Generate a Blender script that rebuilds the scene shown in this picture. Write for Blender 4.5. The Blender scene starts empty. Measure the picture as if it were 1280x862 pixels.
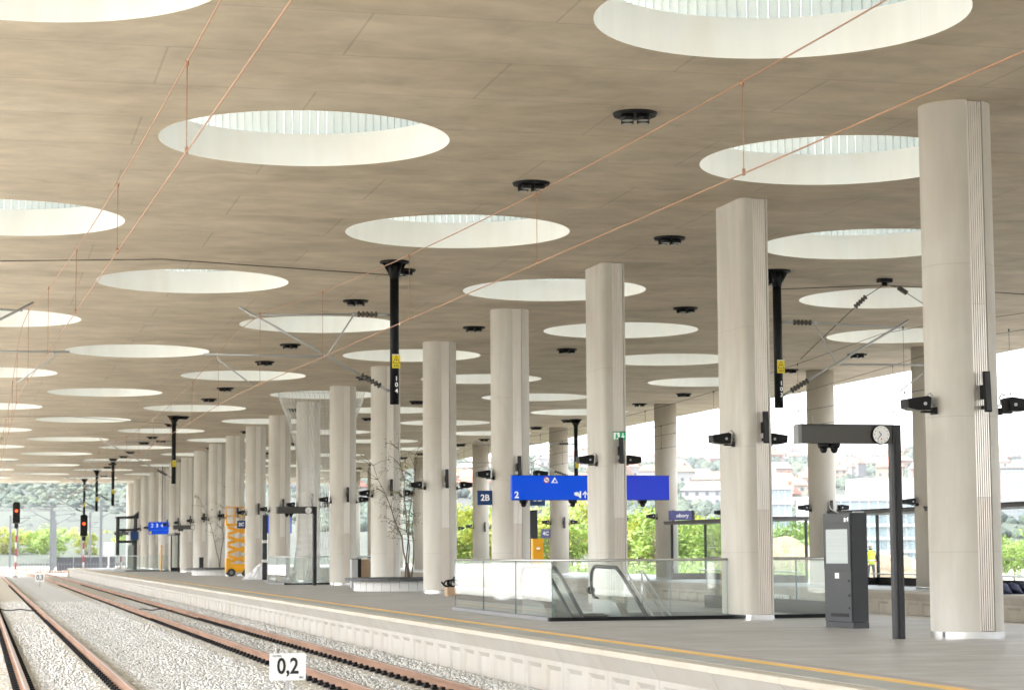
import bpy, bmesh, math, random
from mathutils import Vector, Matrix
from math import radians as RAD, sin, cos, pi, hypot

# ------------------------------------------------------------------ camera
scene = bpy.context.scene
F_PX = 2674.85                      # focal length in pixels of a 1280 px wide frame
CAM_H = 1.4076                      # eye height above the platform surface (z = 0)
ROT = ((0.97038557, -0.01706201, 0.24095795),
       (-0.24148003, -0.09438599, 0.96580468),
       (-0.00626449, 0.99538946, 0.09571093))      # columns: camera right, up, forward in world axes
cam_d = bpy.data.cameras.new('camera')
cam = bpy.data.objects.new('camera', cam_d)
scene.collection.objects.link(cam)
scene.camera = cam
cam_d.sensor_width = 36.0
cam_d.lens = F_PX / 1280 * 36.0
cam_d.clip_start = 0.2
cam_d.clip_end = 9000
cam_d.dof.use_dof = True
cam_d.dof.focus_distance = 40
cam_d.dof.aperture_fstop = 3.2
m = Matrix(((ROT[0][0], ROT[0][1], -ROT[0][2], 0), (ROT[1][0], ROT[1][1], -ROT[1][2], 0),
            (ROT[2][0], ROT[2][1], -ROT[2][2], CAM_H), (0, 0, 0, 1)))
cam.matrix_world = m

# ------------------------------------------------------------------ sky, sun, exposure
SUN_EL, SUN_AZ = 56.0, 262.0        # azimuth clockwise from +Y
world = bpy.data.worlds.new('World')
scene.world = world
world.use_nodes = True
wn = world.node_tree.nodes; wl = world.node_tree.links
bg = wn['Background']
sky = wn.new('ShaderNodeTexSky'); sky.sky_type = 'NISHITA'; sky.sun_disc = False
sky.sun_elevation = RAD(SUN_EL); sky.sun_rotation = RAD(SUN_AZ)
sky.air_density = 1.0; sky.dust_density = 4.0; sky.ozone_density = 1.0
hs = wn.new('ShaderNodeHueSaturation'); hs.inputs['Saturation'].default_value = 0.28
wl.new(sky.outputs[0], hs.inputs['Color']); wl.new(hs.outputs[0], bg.inputs['Color'])
bg.inputs['Strength'].default_value = 0.15
sun_d = bpy.data.lights.new('sun', 'SUN'); sun_d.energy = 0.5; sun_d.angle = RAD(40); sun_d.color = (1, 0.95, 0.87)
sun = bpy.data.objects.new('sun', sun_d); scene.collection.objects.link(sun)
dv = Vector((sin(RAD(SUN_AZ)) * cos(RAD(SUN_EL)), cos(RAD(SUN_AZ)) * cos(RAD(SUN_EL)), sin(RAD(SUN_EL))))
sun.rotation_euler = dv.to_track_quat('Z', 'Y').to_euler()
vs = scene.view_settings
vs.view_transform = 'Standard'; vs.look = 'None'; vs.exposure = 3.25; vs.gamma = 1.0; vs.use_curve_mapping = False
cy = scene.cycles
cy.max_bounces = 10; cy.diffuse_bounces = 6; cy.glossy_bounces = 3; cy.transmission_bounces = 6
cy.transparent_max_bounces = 16; cy.volume_bounces = 0
cy.use_denoising = True; cy.caustics_reflective = False; cy.caustics_refractive = False
cy.sample_clamp_indirect = 8.0
cy.use_adaptive_sampling = True; cy.adaptive_threshold = 0.02

# ------------------------------------------------------------------ helpers
def ray(x, y):
    c = (x - 640, 431 - y, F_PX)
    return Vector([sum(ROT[i][k] * c[k] for k in range(3)) for i in range(3)])
def at(x, y, z=None, X=None, Y=None):
    """the point on the ray of photo pixel (x, y) that lies on a known plane"""
    r = ray(x, y)
    t = (z - CAM_H) / r.z if z is not None else (X / r.x if X is not None else Y / r.y)
    return Vector((0, 0, CAM_H)) + r * t

C = scene.collection
LABELS = {}
def props(o, label=None, cat=None, group=None, kind=None):
    if label:
        o['label'] = label
        if label in LABELS and not group: print('DUPLICATE LABEL', label)
        LABELS[label] = 1
    if cat: o['category'] = cat
    if group: o['group'] = group
    if kind: o['kind'] = kind
    return o
def thing(name, label, cat, loc=(0, 0, 0), rz=0.0, group=None):
    o = bpy.data.objects.new(name, None); C.objects.link(o)
    o.empty_display_size = 0.2
    o.location = loc; o.rotation_euler = (0, 0, rz)
    return props(o, label, cat, group)
def copy_tree(o, parent=None):
    c = o.copy(); C.objects.link(c); c.parent = parent
    for ch in KIDS.get(o.name, []):
        copy_tree(ch, c)
    return c
KIDS = {}
def again(root, loc, label=None, rz=None, group=None):
    c = copy_tree(root); c.location = loc
    if rz is not None: c.rotation_euler = (0, 0, rz)
    if label: props(c, label, None, group or c.get('group'))
    return c
def link(o, parent):
    C.objects.link(o)
    if parent is not None:
        o.parent = parent
        KIDS.setdefault(parent.name, []).append(o)
    return o

class MB:
    def __init__(s): s.v = []; s.f = []; s.m = []; s.sm = []
    def add(s, vs, fs, mi=0, smooth=False):
        b = len(s.v); s.v += [tuple(p) for p in vs]
        for f in fs: s.f.append([b + i for i in f]); s.m.append(mi); s.sm.append(smooth)
        return s
    def box(s, x0, x1, y0, y1, z0, z1, mi=0):
        v = [(x0, y0, z0), (x1, y0, z0), (x1, y1, z0), (x0, y1, z0), (x0, y0, z1), (x1, y0, z1), (x1, y1, z1), (x0, y1, z1)]
        return s.add(v, [(0, 3, 2, 1), (4, 5, 6, 7), (0, 1, 5, 4), (1, 2, 6, 5), (2, 3, 7, 6), (3, 0, 4, 7)], mi)
    def tube(s, pts, r, n=8, mi=0, caps=True, smooth=True):
        """round tube through points; r a number or a list"""
        pts = [Vector(p) for p in pts]; rs = r if isinstance(r, (list, tuple)) else [r] * len(pts)
        b = len(s.v); prev = None
        for i, p in enumerate(pts):
            d = (pts[min(i + 1, len(pts) - 1)] - pts[max(i - 1, 0)]).normalized()
            if prev is None:
                u = d.cross(Vector((0, 0, 1)))
                if u.length < 1e-3: u = d.cross(Vector((1, 0, 0)))
            else:
                u = prev - d * prev.dot(d)
            u.normalize(); prev = u; w = d.cross(u)
            for k in range(n):
                a = 2 * pi * k / n
                s.v.append(tuple(p + (u * cos(a) + w * sin(a)) * rs[i]))
        for i in range(len(pts) - 1):
            for k in range(n):
                s.f.append([b + i * n + k, b + i * n + (k + 1) % n, b + (i + 1) * n + (k + 1) % n, b + (i + 1) * n + k]); s.m.append(mi); s.sm.append(smooth)
        if caps:
            s.f.append([b + k for k in range(n)][::-1]); s.m.append(mi); s.sm.append(False)
            s.f.append([b + (len(pts) - 1) * n + k for k in range(n)]); s.m.append(mi); s.sm.append(False)
        return s
    def prism(s, poly, a0, a1, axis='z', mi=0, smooth=False):
        """extrude a polygon; axis z: poly is (x,y); axis y: poly is (x,z); axis x: poly is (y,z)"""
        n = len(poly)
        def P(p, a):
            return (p[0], p[1], a) if axis == 'z' else ((p[0], a, p[1]) if axis == 'y' else (a, p[0], p[1]))
        b = len(s.v)
        s.v += [P(p, a0) for p in poly] + [P(p, a1) for p in poly]
        for k in range(n):
            s.f.append([b + k, b + (k + 1) % n, b + n + (k + 1) % n, b + n + k]); s.m.append(mi); s.sm.append(smooth)
        s.f.append([b + k for k in range(n)][::-1]); s.m.append(mi); s.sm.append(False)
        s.f.append([b + n + k for k in range(n)]); s.m.append(mi); s.sm.append(False)
        return s
    def disc(s, c, r, axis='y', n=20, mi=0, sgn=-1):
        vs = []
        for k in range(n):
            a = 2 * pi * k / n
            vs.append((c[0] + r * cos(a), c[1], c[2] + r * sin(a)) if axis == 'y' else ((c[0] + r * cos(a), c[1] + r * sin(a), c[2]) if axis == 'z' else (c[0], c[1] + r * cos(a), c[2] + r * sin(a))))
        return s.add(vs, [list(range(n))], mi)
    def build(s, name, mats, parent=None, loc=(0, 0, 0), fix=True):
        o = bpy.data.objects.new(name, s.mesh(name, mats, fix))
        o.location = loc
        return link(o, parent)
    def mesh(s, name, mats, fix=True):
        me = bpy.data.meshes.new(name)
        me.from_pydata(s.v, [], s.f)
        for mt in (mats if isinstance(mats, (list, tuple)) else [mats]): me.materials.append(mt)
        me.polygons.foreach_set('material_index', s.m)
        me.polygons.foreach_set('use_smooth', s.sm)
        if fix:
            bm = bmesh.new(); bm.from_mesh(me); bmesh.ops.recalc_face_normals(bm, faces=bm.faces[:]); bm.to_mesh(me); bm.free()
        me.update()
        return me
def share(name, me, parent=None, loc=(0, 0, 0), rz=0.0):
    o = bpy.data.objects.new(name, me); o.location = loc; o.rotation_euler = (0, 0, rz)
    return link(o, parent)

def text_obj(txt, size, mat, parent, loc, rot=(pi / 2, 0, 0), name='lettering', sx=1.0, bold=0.0):
    cu = bpy.data.curves.new('t', 'FONT'); cu.body = txt; cu.size = size; cu.align_x = 'CENTER'; cu.align_y = 'CENTER'
    cu.extrude = 0.002; cu.offset = bold; cu.resolution_u = 3
    to = bpy.data.objects.new('t', cu); C.objects.link(to)
    bpy.context.view_layer.update()
    me = bpy.data.meshes.new_from_object(to.evaluated_get(bpy.context.evaluated_depsgraph_get()))
    bpy.data.objects.remove(to)
    me.materials.clear(); me.materials.append(mat)
    o = bpy.data.objects.new(name, me); o.location = loc; o.rotation_euler = rot; o.scale = (sx, 1, 1)
    return link(o, parent)

UNITS = 'zeroth first second third fourth fifth sixth seventh eighth ninth tenth eleventh twelfth thirteenth fourteenth fifteenth sixteenth seventeenth eighteenth nineteenth'.split()
TENS = {20: 'twent', 30: 'thirt', 40: 'fort', 50: 'fift', 60: 'sixt', 70: 'sevent', 80: 'eight', 90: 'ninet'}
def nth(n):
    if n < 20: return UNITS[n]
    if n >= 100: return 'hundred and ' + nth(n - 100) if n > 100 else 'hundredth'
    t, u = n // 10 * 10, n % 10
    return TENS[t] + ('ieth' if u == 0 else 'y-' + UNITS[u])

# ------------------------------------------------------------------ materials
def mat(name, col, rough=0.6, metal=0.0, noise=None, spec=None, bump=None, emit=None):
    """noise = (scale xyz, amount, detail): value variation in object space; bump = (scale xyz, strength, distance)"""
    mt = bpy.data.materials.new(name); mt.use_nodes = True
    nt = mt.node_tree; b = nt.nodes['Principled BSDF']
    b.inputs['Base Color'].default_value = (*col, 1); b.inputs['Roughness'].default_value = rough; b.inputs['Metallic'].default_value = metal
    if spec is not None: b.inputs['Specular IOR Level'].default_value = spec
    if emit: b.inputs['Emission Color'].default_value = (*emit[:3], 1); b.inputs['Emission Strength'].default_value = emit[3]
    def tex(scale, detail):
        g = nt.nodes.new('ShaderNodeNewGeometry'); mp = nt.nodes.new('ShaderNodeMapping'); mp.inputs['Scale'].default_value = scale
        nz = nt.nodes.new('ShaderNodeTexNoise'); nz.inputs['Scale'].default_value = 1.0; nz.inputs['Detail'].default_value = detail
        nt.links.new(g.outputs['Position'], mp.inputs['Vector']); nt.links.new(mp.outputs[0], nz.inputs['Vector'])
        return nz
    if noise:
        sc, amt, det = noise
        nz = tex(sc, det)
        mr = nt.nodes.new('ShaderNodeMapRange'); mr.inputs['From Min'].default_value = 0.3; mr.inputs['From Max'].default_value = 0.7
        mr.inputs['To Min'].default_value = 1 - amt; mr.inputs['To Max'].default_value = 1 + amt
        nt.links.new(nz.outputs['Fac'], mr.inputs['Value'])
        mx = nt.nodes.new('ShaderNodeVectorMath'); mx.operation = 'SCALE'; mx.inputs[0].default_value = col
        nt.links.new(mr.outputs[0], mx.inputs['Scale']); nt.links.new(mx.outputs[0], b.inputs['Base Color'])
    if bump:
        nz2 = tex(bump[0], 4)
        bp = nt.nodes.new('ShaderNodeBump'); bp.inputs['Strength'].default_value = bump[1]; bp.inputs['Distance'].default_value = bump[2]
        nt.links.new(nz2.outputs['Fac'], bp.inputs['Height']); nt.links.new(bp.outputs[0], b.inputs['Normal'])
    return mt

def glass_mat(name, tint, refl=0.09, rough=0.0, milky=0.0):
    mt = bpy.data.materials.new(name); mt.use_nodes = True
    nt = mt.node_tree; nt.nodes.remove(nt.nodes['Principled BSDF']); out = nt.nodes['Material Output']
    tr = nt.nodes.new('ShaderNodeBsdfTransparent'); tr.inputs[0].default_value = (*tint, 1)
    gl = nt.nodes.new('ShaderNodeBsdfGlossy'); gl.inputs['Roughness'].default_value = rough
    lw = nt.nodes.new('ShaderNodeLayerWeight'); lw.inputs['Blend'].default_value = 0.5      # Schlick reflectance, same from both sides
    fr = nt.nodes.new('ShaderNodeMath'); fr.operation = 'POWER'; fr.inputs[1].default_value = 4.5
    nt.links.new(lw.outputs['Facing'], fr.inputs[0])
    ad = nt.nodes.new('ShaderNodeMath'); ad.operation = 'MULTIPLY_ADD'; ad.inputs[1].default_value = 0.9; ad.inputs[2].default_value = refl
    mx = nt.nodes.new('ShaderNodeMixShader')
    nt.links.new(fr.outputs[0], ad.inputs[0]); nt.links.new(ad.outputs[0], mx.inputs[0])
    nt.links.new(tr.outputs[0], mx.inputs[1]); nt.links.new(gl.outputs[0], mx.inputs[2]); nt.links.new(mx.outputs[0], out.inputs['Surface'])
    if milky:                          # thin film of dust and fingerprints
        df = nt.nodes.new('ShaderNodeBsdfDiffuse'); df.inputs[0].default_value = (0.8, 0.82, 0.8, 1)
        m2 = nt.nodes.new('ShaderNodeMixShader'); m2.inputs[0].default_value = milky
        nt.links.new(mx.outputs[0], m2.inputs[1]); nt.links.new(df.outputs[0], m2.inputs[2]); nt.links.new(m2.outputs[0], out.inputs['Surface'])
    return mt

def concrete(name, col, stain, streak, seam=None, rough=0.75, zlines=()):
    """cast concrete: large blotches, streaks along one axis, optional formwork seams (size x, size y) on a horizontal face"""
    mt = mat(name, col, rough)
    nt = mt.node_tree; b = nt.nodes['Principled BSDF']; L = nt.links
    g = nt.nodes.new('ShaderNodeNewGeometry')
    def nz(scale, det, lo, hi, dist=0.0):
        mp = nt.nodes.new('ShaderNodeMapping'); mp.inputs['Scale'].default_value = scale
        t = nt.nodes.new('ShaderNodeTexNoise'); t.inputs['Scale'].default_value = 1; t.inputs['Detail'].default_value = det; t.inputs['Roughness'].default_value = 0.6; t.inputs['Distortion'].default_value = dist
        r = nt.nodes.new('ShaderNodeMapRange'); r.inputs['From Min'].default_value = 0.32; r.inputs['From Max'].default_value = 0.68
        r.inputs['To Min'].default_value = lo; r.inputs['To Max'].default_value = hi
        L.new(g.outputs['Position'], mp.inputs['Vector']); L.new(mp.outputs[0], t.inputs['Vector']); L.new(t.outputs['Fac'], r.inputs['Value'])
        return r.outputs[0], t.outputs['Fac']
    a, ah = nz(stain[0], 5, 1 - stain[1], 1 + stain[1], 0.6)
    c, ch = nz(streak[0], 9, 1 - streak[1], 1 + streak[1], 0.3)
    mu = nt.nodes.new('ShaderNodeMath'); mu.operation = 'MULTIPLY'; L.new(a, mu.inputs[0]); L.new(c, mu.inputs[1])
    val = mu.outputs[0]
    hgt = ch
    if seam:
        mp = nt.nodes.new('ShaderNodeMapping'); mp.inputs['Rotation'].default_value = (0, 0, RAD(seam[3]) if len(seam) > 3 else 0)
        L.new(g.outputs['Position'], mp.inputs['Vector'])
        bk = nt.nodes.new('ShaderNodeTexBrick'); bk.inputs['Scale'].default_value = 1.0
        bk.inputs['Brick Width'].default_value = seam[0]; bk.inputs['Row Height'].default_value = seam[1]; bk.inputs['Mortar Size'].default_value = seam[2]
        bk.inputs['Color1'].default_value = (0.98, 0.98, 0.98, 1); bk.inputs['Color2'].default_value = (1.02, 1.02, 1.02, 1); bk.inputs['Mortar'].default_value = (0.80, 0.80, 0.80, 1)
        bk.inputs['Mortar Smooth'].default_value = 0.3
        L.new(mp.outputs[0], bk.inputs['Vector'])
        m2 = nt.nodes.new('ShaderNodeMath'); m2.operation = 'MULTIPLY'; L.new(val, m2.inputs[0]); L.new(bk.outputs['Color'], m2.inputs[1]); val = m2.outputs[0]
    if zlines:
        sx = nt.nodes.new('ShaderNodeSeparateXYZ'); L.new(g.outputs['Position'], sx.inputs[0])
        for zl in zlines:
            sb = nt.nodes.new('ShaderNodeMath'); sb.operation = 'SUBTRACT'; L.new(sx.outputs['Z'], sb.inputs[0]); sb.inputs[1].default_value = zl
            ab = nt.nodes.new('ShaderNodeMath'); ab.operation = 'ABSOLUTE'; L.new(sb.outputs[0], ab.inputs[0])
            r = nt.nodes.new('ShaderNodeMapRange'); r.inputs['From Min'].default_value = 0.004; r.inputs['From Max'].default_value = 0.012; r.inputs['To Min'].default_value = 0.87; r.inputs['To Max'].default_value = 1
            L.new(ab.outputs[0], r.inputs['Value'])
            m3 = nt.nodes.new('ShaderNodeMath'); m3.operation = 'MULTIPLY'; L.new(val, m3.inputs[0]); L.new(r.outputs[0], m3.inputs[1]); val = m3.outputs[0]
    hu = nt.nodes.new('ShaderNodeMix'); hu.data_type = 'RGBA'
    hu.inputs[6].default_value = (col[0] * 1.03, col[1] * 0.97, col[2] * 0.90, 1); hu.inputs[7].default_value = (col[0] * 0.96, col[1] * 1.0, col[2] * 1.06, 1)
    L.new(ah, hu.inputs[0])
    vm = nt.nodes.new('ShaderNodeVectorMath'); vm.operation = 'SCALE'
    L.new(hu.outputs[2], vm.inputs[0]); L.new(val, vm.inputs['Scale']); L.new(vm.outputs[0], b.inputs['Base Color'])
    bp = nt.nodes.new('ShaderNodeBump'); bp.inputs['Strength'].default_value = 0.15; bp.inputs['Distance'].default_value = 0.02
    L.new(hgt, bp.inputs['Height']); L.new(bp.outputs[0], b.inputs['Normal'])
    return mt

M = {}
M['ceiling'] = concrete('ceiling_concrete', (0.47, 0.40, 0.293), ((0.30, 0.45, 1), 0.15), ((1.0, 1.3, 1), 0.15), seam=(5.0, 2.5, 0.022), rough=0.7)
M['column'] = concrete('column_concrete', (0.57, 0.548, 0.492), ((0.6, 0.6, 0.35), 0.09), ((2.6, 2.6, 0.3), 0.075), zlines=(1.35, 3.48, 5.9))
M['column_far'] = concrete('far_column_concrete', (0.48, 0.45, 0.385), ((0.4, 0.4, 0.3), 0.07), ((2, 2, 0.2), 0.06))
M['rim'] = concrete('white_plaster', (0.83, 0.83, 0.78), ((0.7, 0.7, 0.4), 0.03), ((3, 3, 0.3), 0.03), rough=0.8)
M['rim_joint'] = mat('plaster_joint', (0.60, 0.60, 0.56), 0.85)
M['edge'] = concrete('edge_concrete', (0.435, 0.41, 0.365), ((0.8, 0.4, 0.8), 0.05), ((2, 2, 0.5), 0.05), rough=0.8)
M['edge2'] = concrete('shaded_edge_concrete', (0.42, 0.385, 0.325), ((0.8, 0.4, 0.8), 0.10), ((2, 2, 0.5), 0.08), rough=0.8)  # browner copy of the edge concrete, trench shade put into the colour
M['coping'] = concrete('coping_concrete', (0.50, 0.46, 0.38), ((0.8, 0.5, 1), 0.06), ((3, 1.2, 1), 0.06))
M['paving'] = concrete('grey_paving', (0.43, 0.425, 0.405), ((0.5, 0.7, 1), 0.12), ((0.7, 3.2, 1), 0.17), seam=(1.0, 0.5, 0.014), rough=0.5)
M['paving_edge'] = concrete('edge_paving', (0.38, 0.39, 0.37), ((0.7, 0.7, 1), 0.10), ((1.5, 1.5, 1), 0.10), seam=(0.6, 0.5, 0.008), rough=0.55)
M['tactile'] = mat('tactile_strip', (0.40, 0.365, 0.345), 0.7, noise=((4, 2, 1), 0.06, 3))
M['yellow_line'] = mat('yellow_line', (0.88, 0.56, 0.14), 0.6, noise=((5, 1.2, 1), 0.10, 4))
M['ground'] = mat('gravel_ground', (0.26, 0.25, 0.22), 0.9, noise=((0.4, 0.25, 1), 0.18, 6))
M['ballast'] = mat('ballast_bed', (0.47, 0.465, 0.44), 0.95, noise=((14, 9, 14), 0.30, 6), bump=((16, 12, 16), 0.9, 0.05))
def stone_mat(name):
    mt = mat(name, (0.47, 0.465, 0.43), 0.9)
    nt = mt.node_tree; b = nt.nodes['Principled BSDF']
    g = nt.nodes.new('ShaderNodeNewGeometry'); cr = nt.nodes.new('ShaderNodeValToRGB')
    e = cr.color_ramp.elements; e[0].color = (0.50, 0.505, 0.49, 1); e[1].color = (0.72, 0.71, 0.675, 1)
    k = cr.color_ramp.elements.new(0.35); k.color = (0.58, 0.58, 0.56, 1); k = cr.color_ramp.elements.new(0.7); k.color = (0.65, 0.635, 0.595, 1)
    nt.links.new(g.outputs['Random Per Island'], cr.inputs[0]); nt.links.new(cr.outputs[0], b.inputs['Base Color'])
    return mt
M['stone'] = stone_mat('ballast_stone')
M['sleeper'] = mat('sleeper_concrete', (0.50, 0.465, 0.385), 0.85, noise=((3, 5, 3), 0.10, 4))
M['rust'] = mat('rusty_rail', (0.23, 0.13, 0.08), 0.8, noise=((6, 0.6, 6), 0.25, 5))
M['rail_head'] = mat('rail_head', (0.40, 0.33, 0.30), 0.42, metal=0.4, noise=((30, 0.5, 30), 0.10, 3))
M['clip'] = mat('black_clip', (0.008, 0.008, 0.009), 0.6, spec=0.2)
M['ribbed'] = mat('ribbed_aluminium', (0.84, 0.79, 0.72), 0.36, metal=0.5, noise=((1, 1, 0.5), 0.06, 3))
M['ribbed_low'] = mat('ribbed_aluminium_reflection', (0.72, 0.65, 0.57), 0.36, metal=0.5, noise=((1, 1, 0.5), 0.06, 3))  # lower panels: brown of the reflection put into the base colour
M['chrome'] = mat('polished_steel', (0.82, 0.82, 0.82), 0.16, metal=1.0)
M['steel'] = mat('brushed_steel', (0.60, 0.60, 0.59), 0.32, metal=0.9)
M['galv'] = mat('galvanised_steel', (0.44, 0.45, 0.45), 0.5, metal=0.5)
M['black'] = mat('black_metal', (0.004, 0.004, 0.0045), 0.5, spec=0.25)
M['black_soft'] = mat('black_plastic', (0.005, 0.005, 0.006), 0.55, spec=0.25)
M['lens'] = mat('lamp_lens', (0.30, 0.29, 0.25), 0.3)
M['anthracite'] = mat('anthracite_paint', (0.026, 0.027, 0.031), 0.45, noise=((2, 2, 2), 0.12, 3))
M['anthracite2'] = mat('anthracite_paint_dark', (0.010, 0.010, 0.012), 0.45, noise=((2, 2, 2), 0.15, 3))
M['beam_grey'] = mat('beam_grey_paint', (0.062, 0.057, 0.05), 0.45)
M['grey_panel'] = mat('light_grey_paint', (0.20, 0.20, 0.205), 0.5)
M['glass'] = glass_mat('clear_glass', (0.935, 0.968, 0.96), 0.04, milky=0.045)
M['glass_thin'] = glass_mat('shelter_glass', (0.95, 0.98, 0.97), 0.03)
M['glass_edge'] = mat('glass_edge', (0.03, 0.16, 0.22), 0.15)
M['handrail'] = mat('rubber_handrail', (0.035, 0.036, 0.04), 0.35)
M['screen'] = mat('poster_screen', (0.42, 0.47, 0.46), 0.25, noise=((0.1, 0.1, 24), 0.06, 2))
M['white'] = mat('white_paint', (0.80, 0.80, 0.79), 0.45)
M['offwhite'] = mat('offwhite_paint', (0.70, 0.69, 0.66), 0.6)
M['blue'] = mat('blue_sign', (0.002, 0.012, 0.16), 0.5, spec=0.2, emit=(0.0, 0.12, 1.0, 0.06))
M['blue2'] = mat('blue_sign_plain', (0.015, 0.03, 0.22), 0.5, spec=0.2, emit=(0.04, 0.08, 1.0, 0.045))
M['navy'] = mat('navy_sign', (0.006, 0.045, 0.16), 0.4)
M['lilac'] = mat('violet_sign', (0.10, 0.10, 0.28), 0.5)
M['letter'] = mat('white_lettering', (0.85, 0.85, 0.85), 0.4, emit=(1, 1, 1, 0.02))
M['ink'] = mat('black_lettering', (0.01, 0.01, 0.012), 0.5)
M['red'] = mat('red_paint', (0.62, 0.03, 0.03), 0.45)
M['green_sign'] = mat('green_sign', (0.0, 0.33, 0.13), 0.4, emit=(0.0, 0.5, 0.2, 0.03))
M['yellow'] = mat('yellow_paint', (0.80, 0.38, 0.01), 0.42)
M['amber'] = mat('amber_paint', (0.90, 0.42, 0.005), 0.38)
M['sign_yellow'] = mat('warning_yellow', (0.85, 0.68, 0.02), 0.45)
M['rubber'] = mat('tyre_rubber', (0.03, 0.03, 0.03), 0.8)
M['copper'] = mat('copper_wire', (0.40, 0.215, 0.125), 0.55, metal=0.25)
M['wire'] = mat('dark_wire', (0.055, 0.045, 0.04), 0.6)
M['insulator'] = mat('insulator', (0.075, 0.065, 0.055), 0.5)
M['bark'] = mat('bark', (0.17, 0.135, 0.10), 0.9, noise=((6, 6, 2), 0.25, 4))
M['soil'] = mat('soil', (0.10, 0.08, 0.06), 0.95)
M['wood_seat'] = mat('dark_bench_ring', (0.055, 0.055, 0.058), 0.5)
M['card'] = mat('cardboard', (0.48, 0.33, 0.21), 0.85)
M['sand'] = mat('earth_heap', (0.21, 0.155, 0.10), 0.95, noise=((0.3, 0.3, 0.6), 0.25, 6), bump=((1, 1, 1), 0.8, 0.5))
M['lit_red'] = mat('red_lamp', (0.6, 0.02, 0.01), 0.3, emit=(1.0, 0.06, 0.01, 0.5))
M['hivis'] = mat('hivis_vest', (0.62, 0.85, 0.05), 0.7)
M['trousers'] = mat('dark_trousers', (0.05, 0.055, 0.07), 0.85)
M['skin'] = mat('skin', (0.55, 0.35, 0.26), 0.6)
M['hat'] = mat('white_helmet', (0.8, 0.8, 0.78), 0.4)
M['plastic'] = mat('white_sheeting', (0.75, 0.76, 0.78), 0.5)
M['navy_cloth'] = mat('dark_bags', (0.03, 0.035, 0.07), 0.7)
M['mesh_wire'] = mat('steel_net', (0.52, 0.52, 0.49), 0.45, metal=0.4)
def uglass():
    mt = bpy.data.materials.new('profiled_glass'); mt.use_nodes = True
    nt = mt.node_tree; b = nt.nodes['Principled BSDF']; out = nt.nodes['Material Output']
    b.inputs['Base Color'].default_value = (0.62, 0.67, 0.64, 1); b.inputs['Roughness'].default_value = 0.35
    tl = nt.nodes.new('ShaderNodeBsdfTranslucent'); tl.inputs[0].default_value = (0.37, 0.40, 0.375, 1)
    mx = nt.nodes.new('ShaderNodeMixShader'); mx.inputs[0].default_value = 0.55
    nt.links.new(b.outputs[0], mx.inputs[1]); nt.links.new(tl.outputs[0], mx.inputs[2]); nt.links.new(mx.outputs[0], out.inputs['Surface'])
    return mt
M['uglass'] = uglass()
def frosted():
    mt = bpy.data.materials.new('dimming_glass'); mt.use_nodes = True
    nt = mt.node_tree; out = nt.nodes['Material Output']; nt.nodes.remove(nt.nodes['Principled BSDF'])
    tl = nt.nodes.new('ShaderNodeBsdfTranslucent'); tl.inputs[0].default_value = (0.104, 0.106, 0.099, 1)  # low transmission set to dim the light through the lids
    nt.links.new(tl.outputs[0], out.inputs['Surface'])
    return mt
M['frosted'] = frosted()
def leaf_mat(name, c0, c1):
    mt = bpy.data.materials.new(name); mt.use_nodes = True
    nt = mt.node_tree; b = nt.nodes['Principled BSDF']; out = nt.nodes['Material Output']
    g = nt.nodes.new('ShaderNodeNewGeometry'); cr = nt.nodes.new('ShaderNodeValToRGB')
    cr.color_ramp.elements[0].color = (*c0, 1); cr.color_ramp.elements[1].color = (*c1, 1)
    nt.links.new(g.outputs['Random Per Island'], cr.inputs[0]); nt.links.new(cr.outputs[0], b.inputs['Base Color'])
    b.inputs['Roughness'].default_value = 0.6
    tl = nt.nodes.new('ShaderNodeBsdfTranslucent'); nt.links.new(cr.outputs[0], tl.inputs[0])
    mx = nt.nodes.new('ShaderNodeMixShader'); mx.inputs[0].default_value = 0.35
    nt.links.new(b.outputs[0], mx.inputs[1]); nt.links.new(tl.outputs[0], mx.inputs[2]); nt.links.new(mx.outputs[0], out.inputs['Surface'])
    return mt
M['leaf'] = leaf_mat('fresh_leaves', (0.11, 0.19, 0.03), (0.25, 0.34, 0.065))
M['leaf_y'] = leaf_mat('yellowing_leaves', (0.18, 0.23, 0.035), (0.36, 0.38, 0.07))
M['leaf_d'] = leaf_mat('dark_leaves', (0.035, 0.075, 0.025), (0.09, 0.14, 0.045))
M['leaf_s'] = leaf_mat('planter_leaves', (0.12, 0.13, 0.06), (0.25, 0.22, 0.10))

# ================================================================== setting
import numpy as np
ZR = -0.55                           # rail top
ZC = 8.53                            # underside of the roof
EDGE = 8.66                          # platform edge
P1R = 19.0                           # far edge of the first platform
P2L, P2R = 30.0, 36.6                # second platform
Y_END = 216.0

def smooth01(t): t = max(0.0, min(1.0, t)); return t * t * (3 - 2 * t)
def hill_top(az):
    """elevation (degrees) of the skyline at azimuth az (degrees clockwise from +Y)"""
    return 2.35 + 1.1 * smooth01((9 - az) / 8) + 0.10 * sin(az * 1.3) + 0.08 * sin(az * 3.1 + 1)
R0, R1 = 420.0, 1650.0
def terrain(x, y):
    r = hypot(x, y); az = math.degrees(math.atan2(x, y))
    if r < R0: return -1.0
    t = min(1.0, (r - R0) / (R1 - R0))
    top = R1 * math.tan(RAD(hill_top(az)))
    h = top * (0.75 * t + 0.25 * smooth01(t)) + 3.0 * sin(x / 90.0) * cos(y / 130.0) * t
    if r > R1: h = top - (r - R1) * 0.03
    return -1.0 + max(h, 0)

g = MB()
g.add([(-3000, -600, -1.02), (3000, -600, -1.02), (3000, 4000, -1.02), (-3000, 4000, -1.02)], [(0, 1, 2, 3)])
props(g.build('ground', M['ground']), kind='structure')
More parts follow.
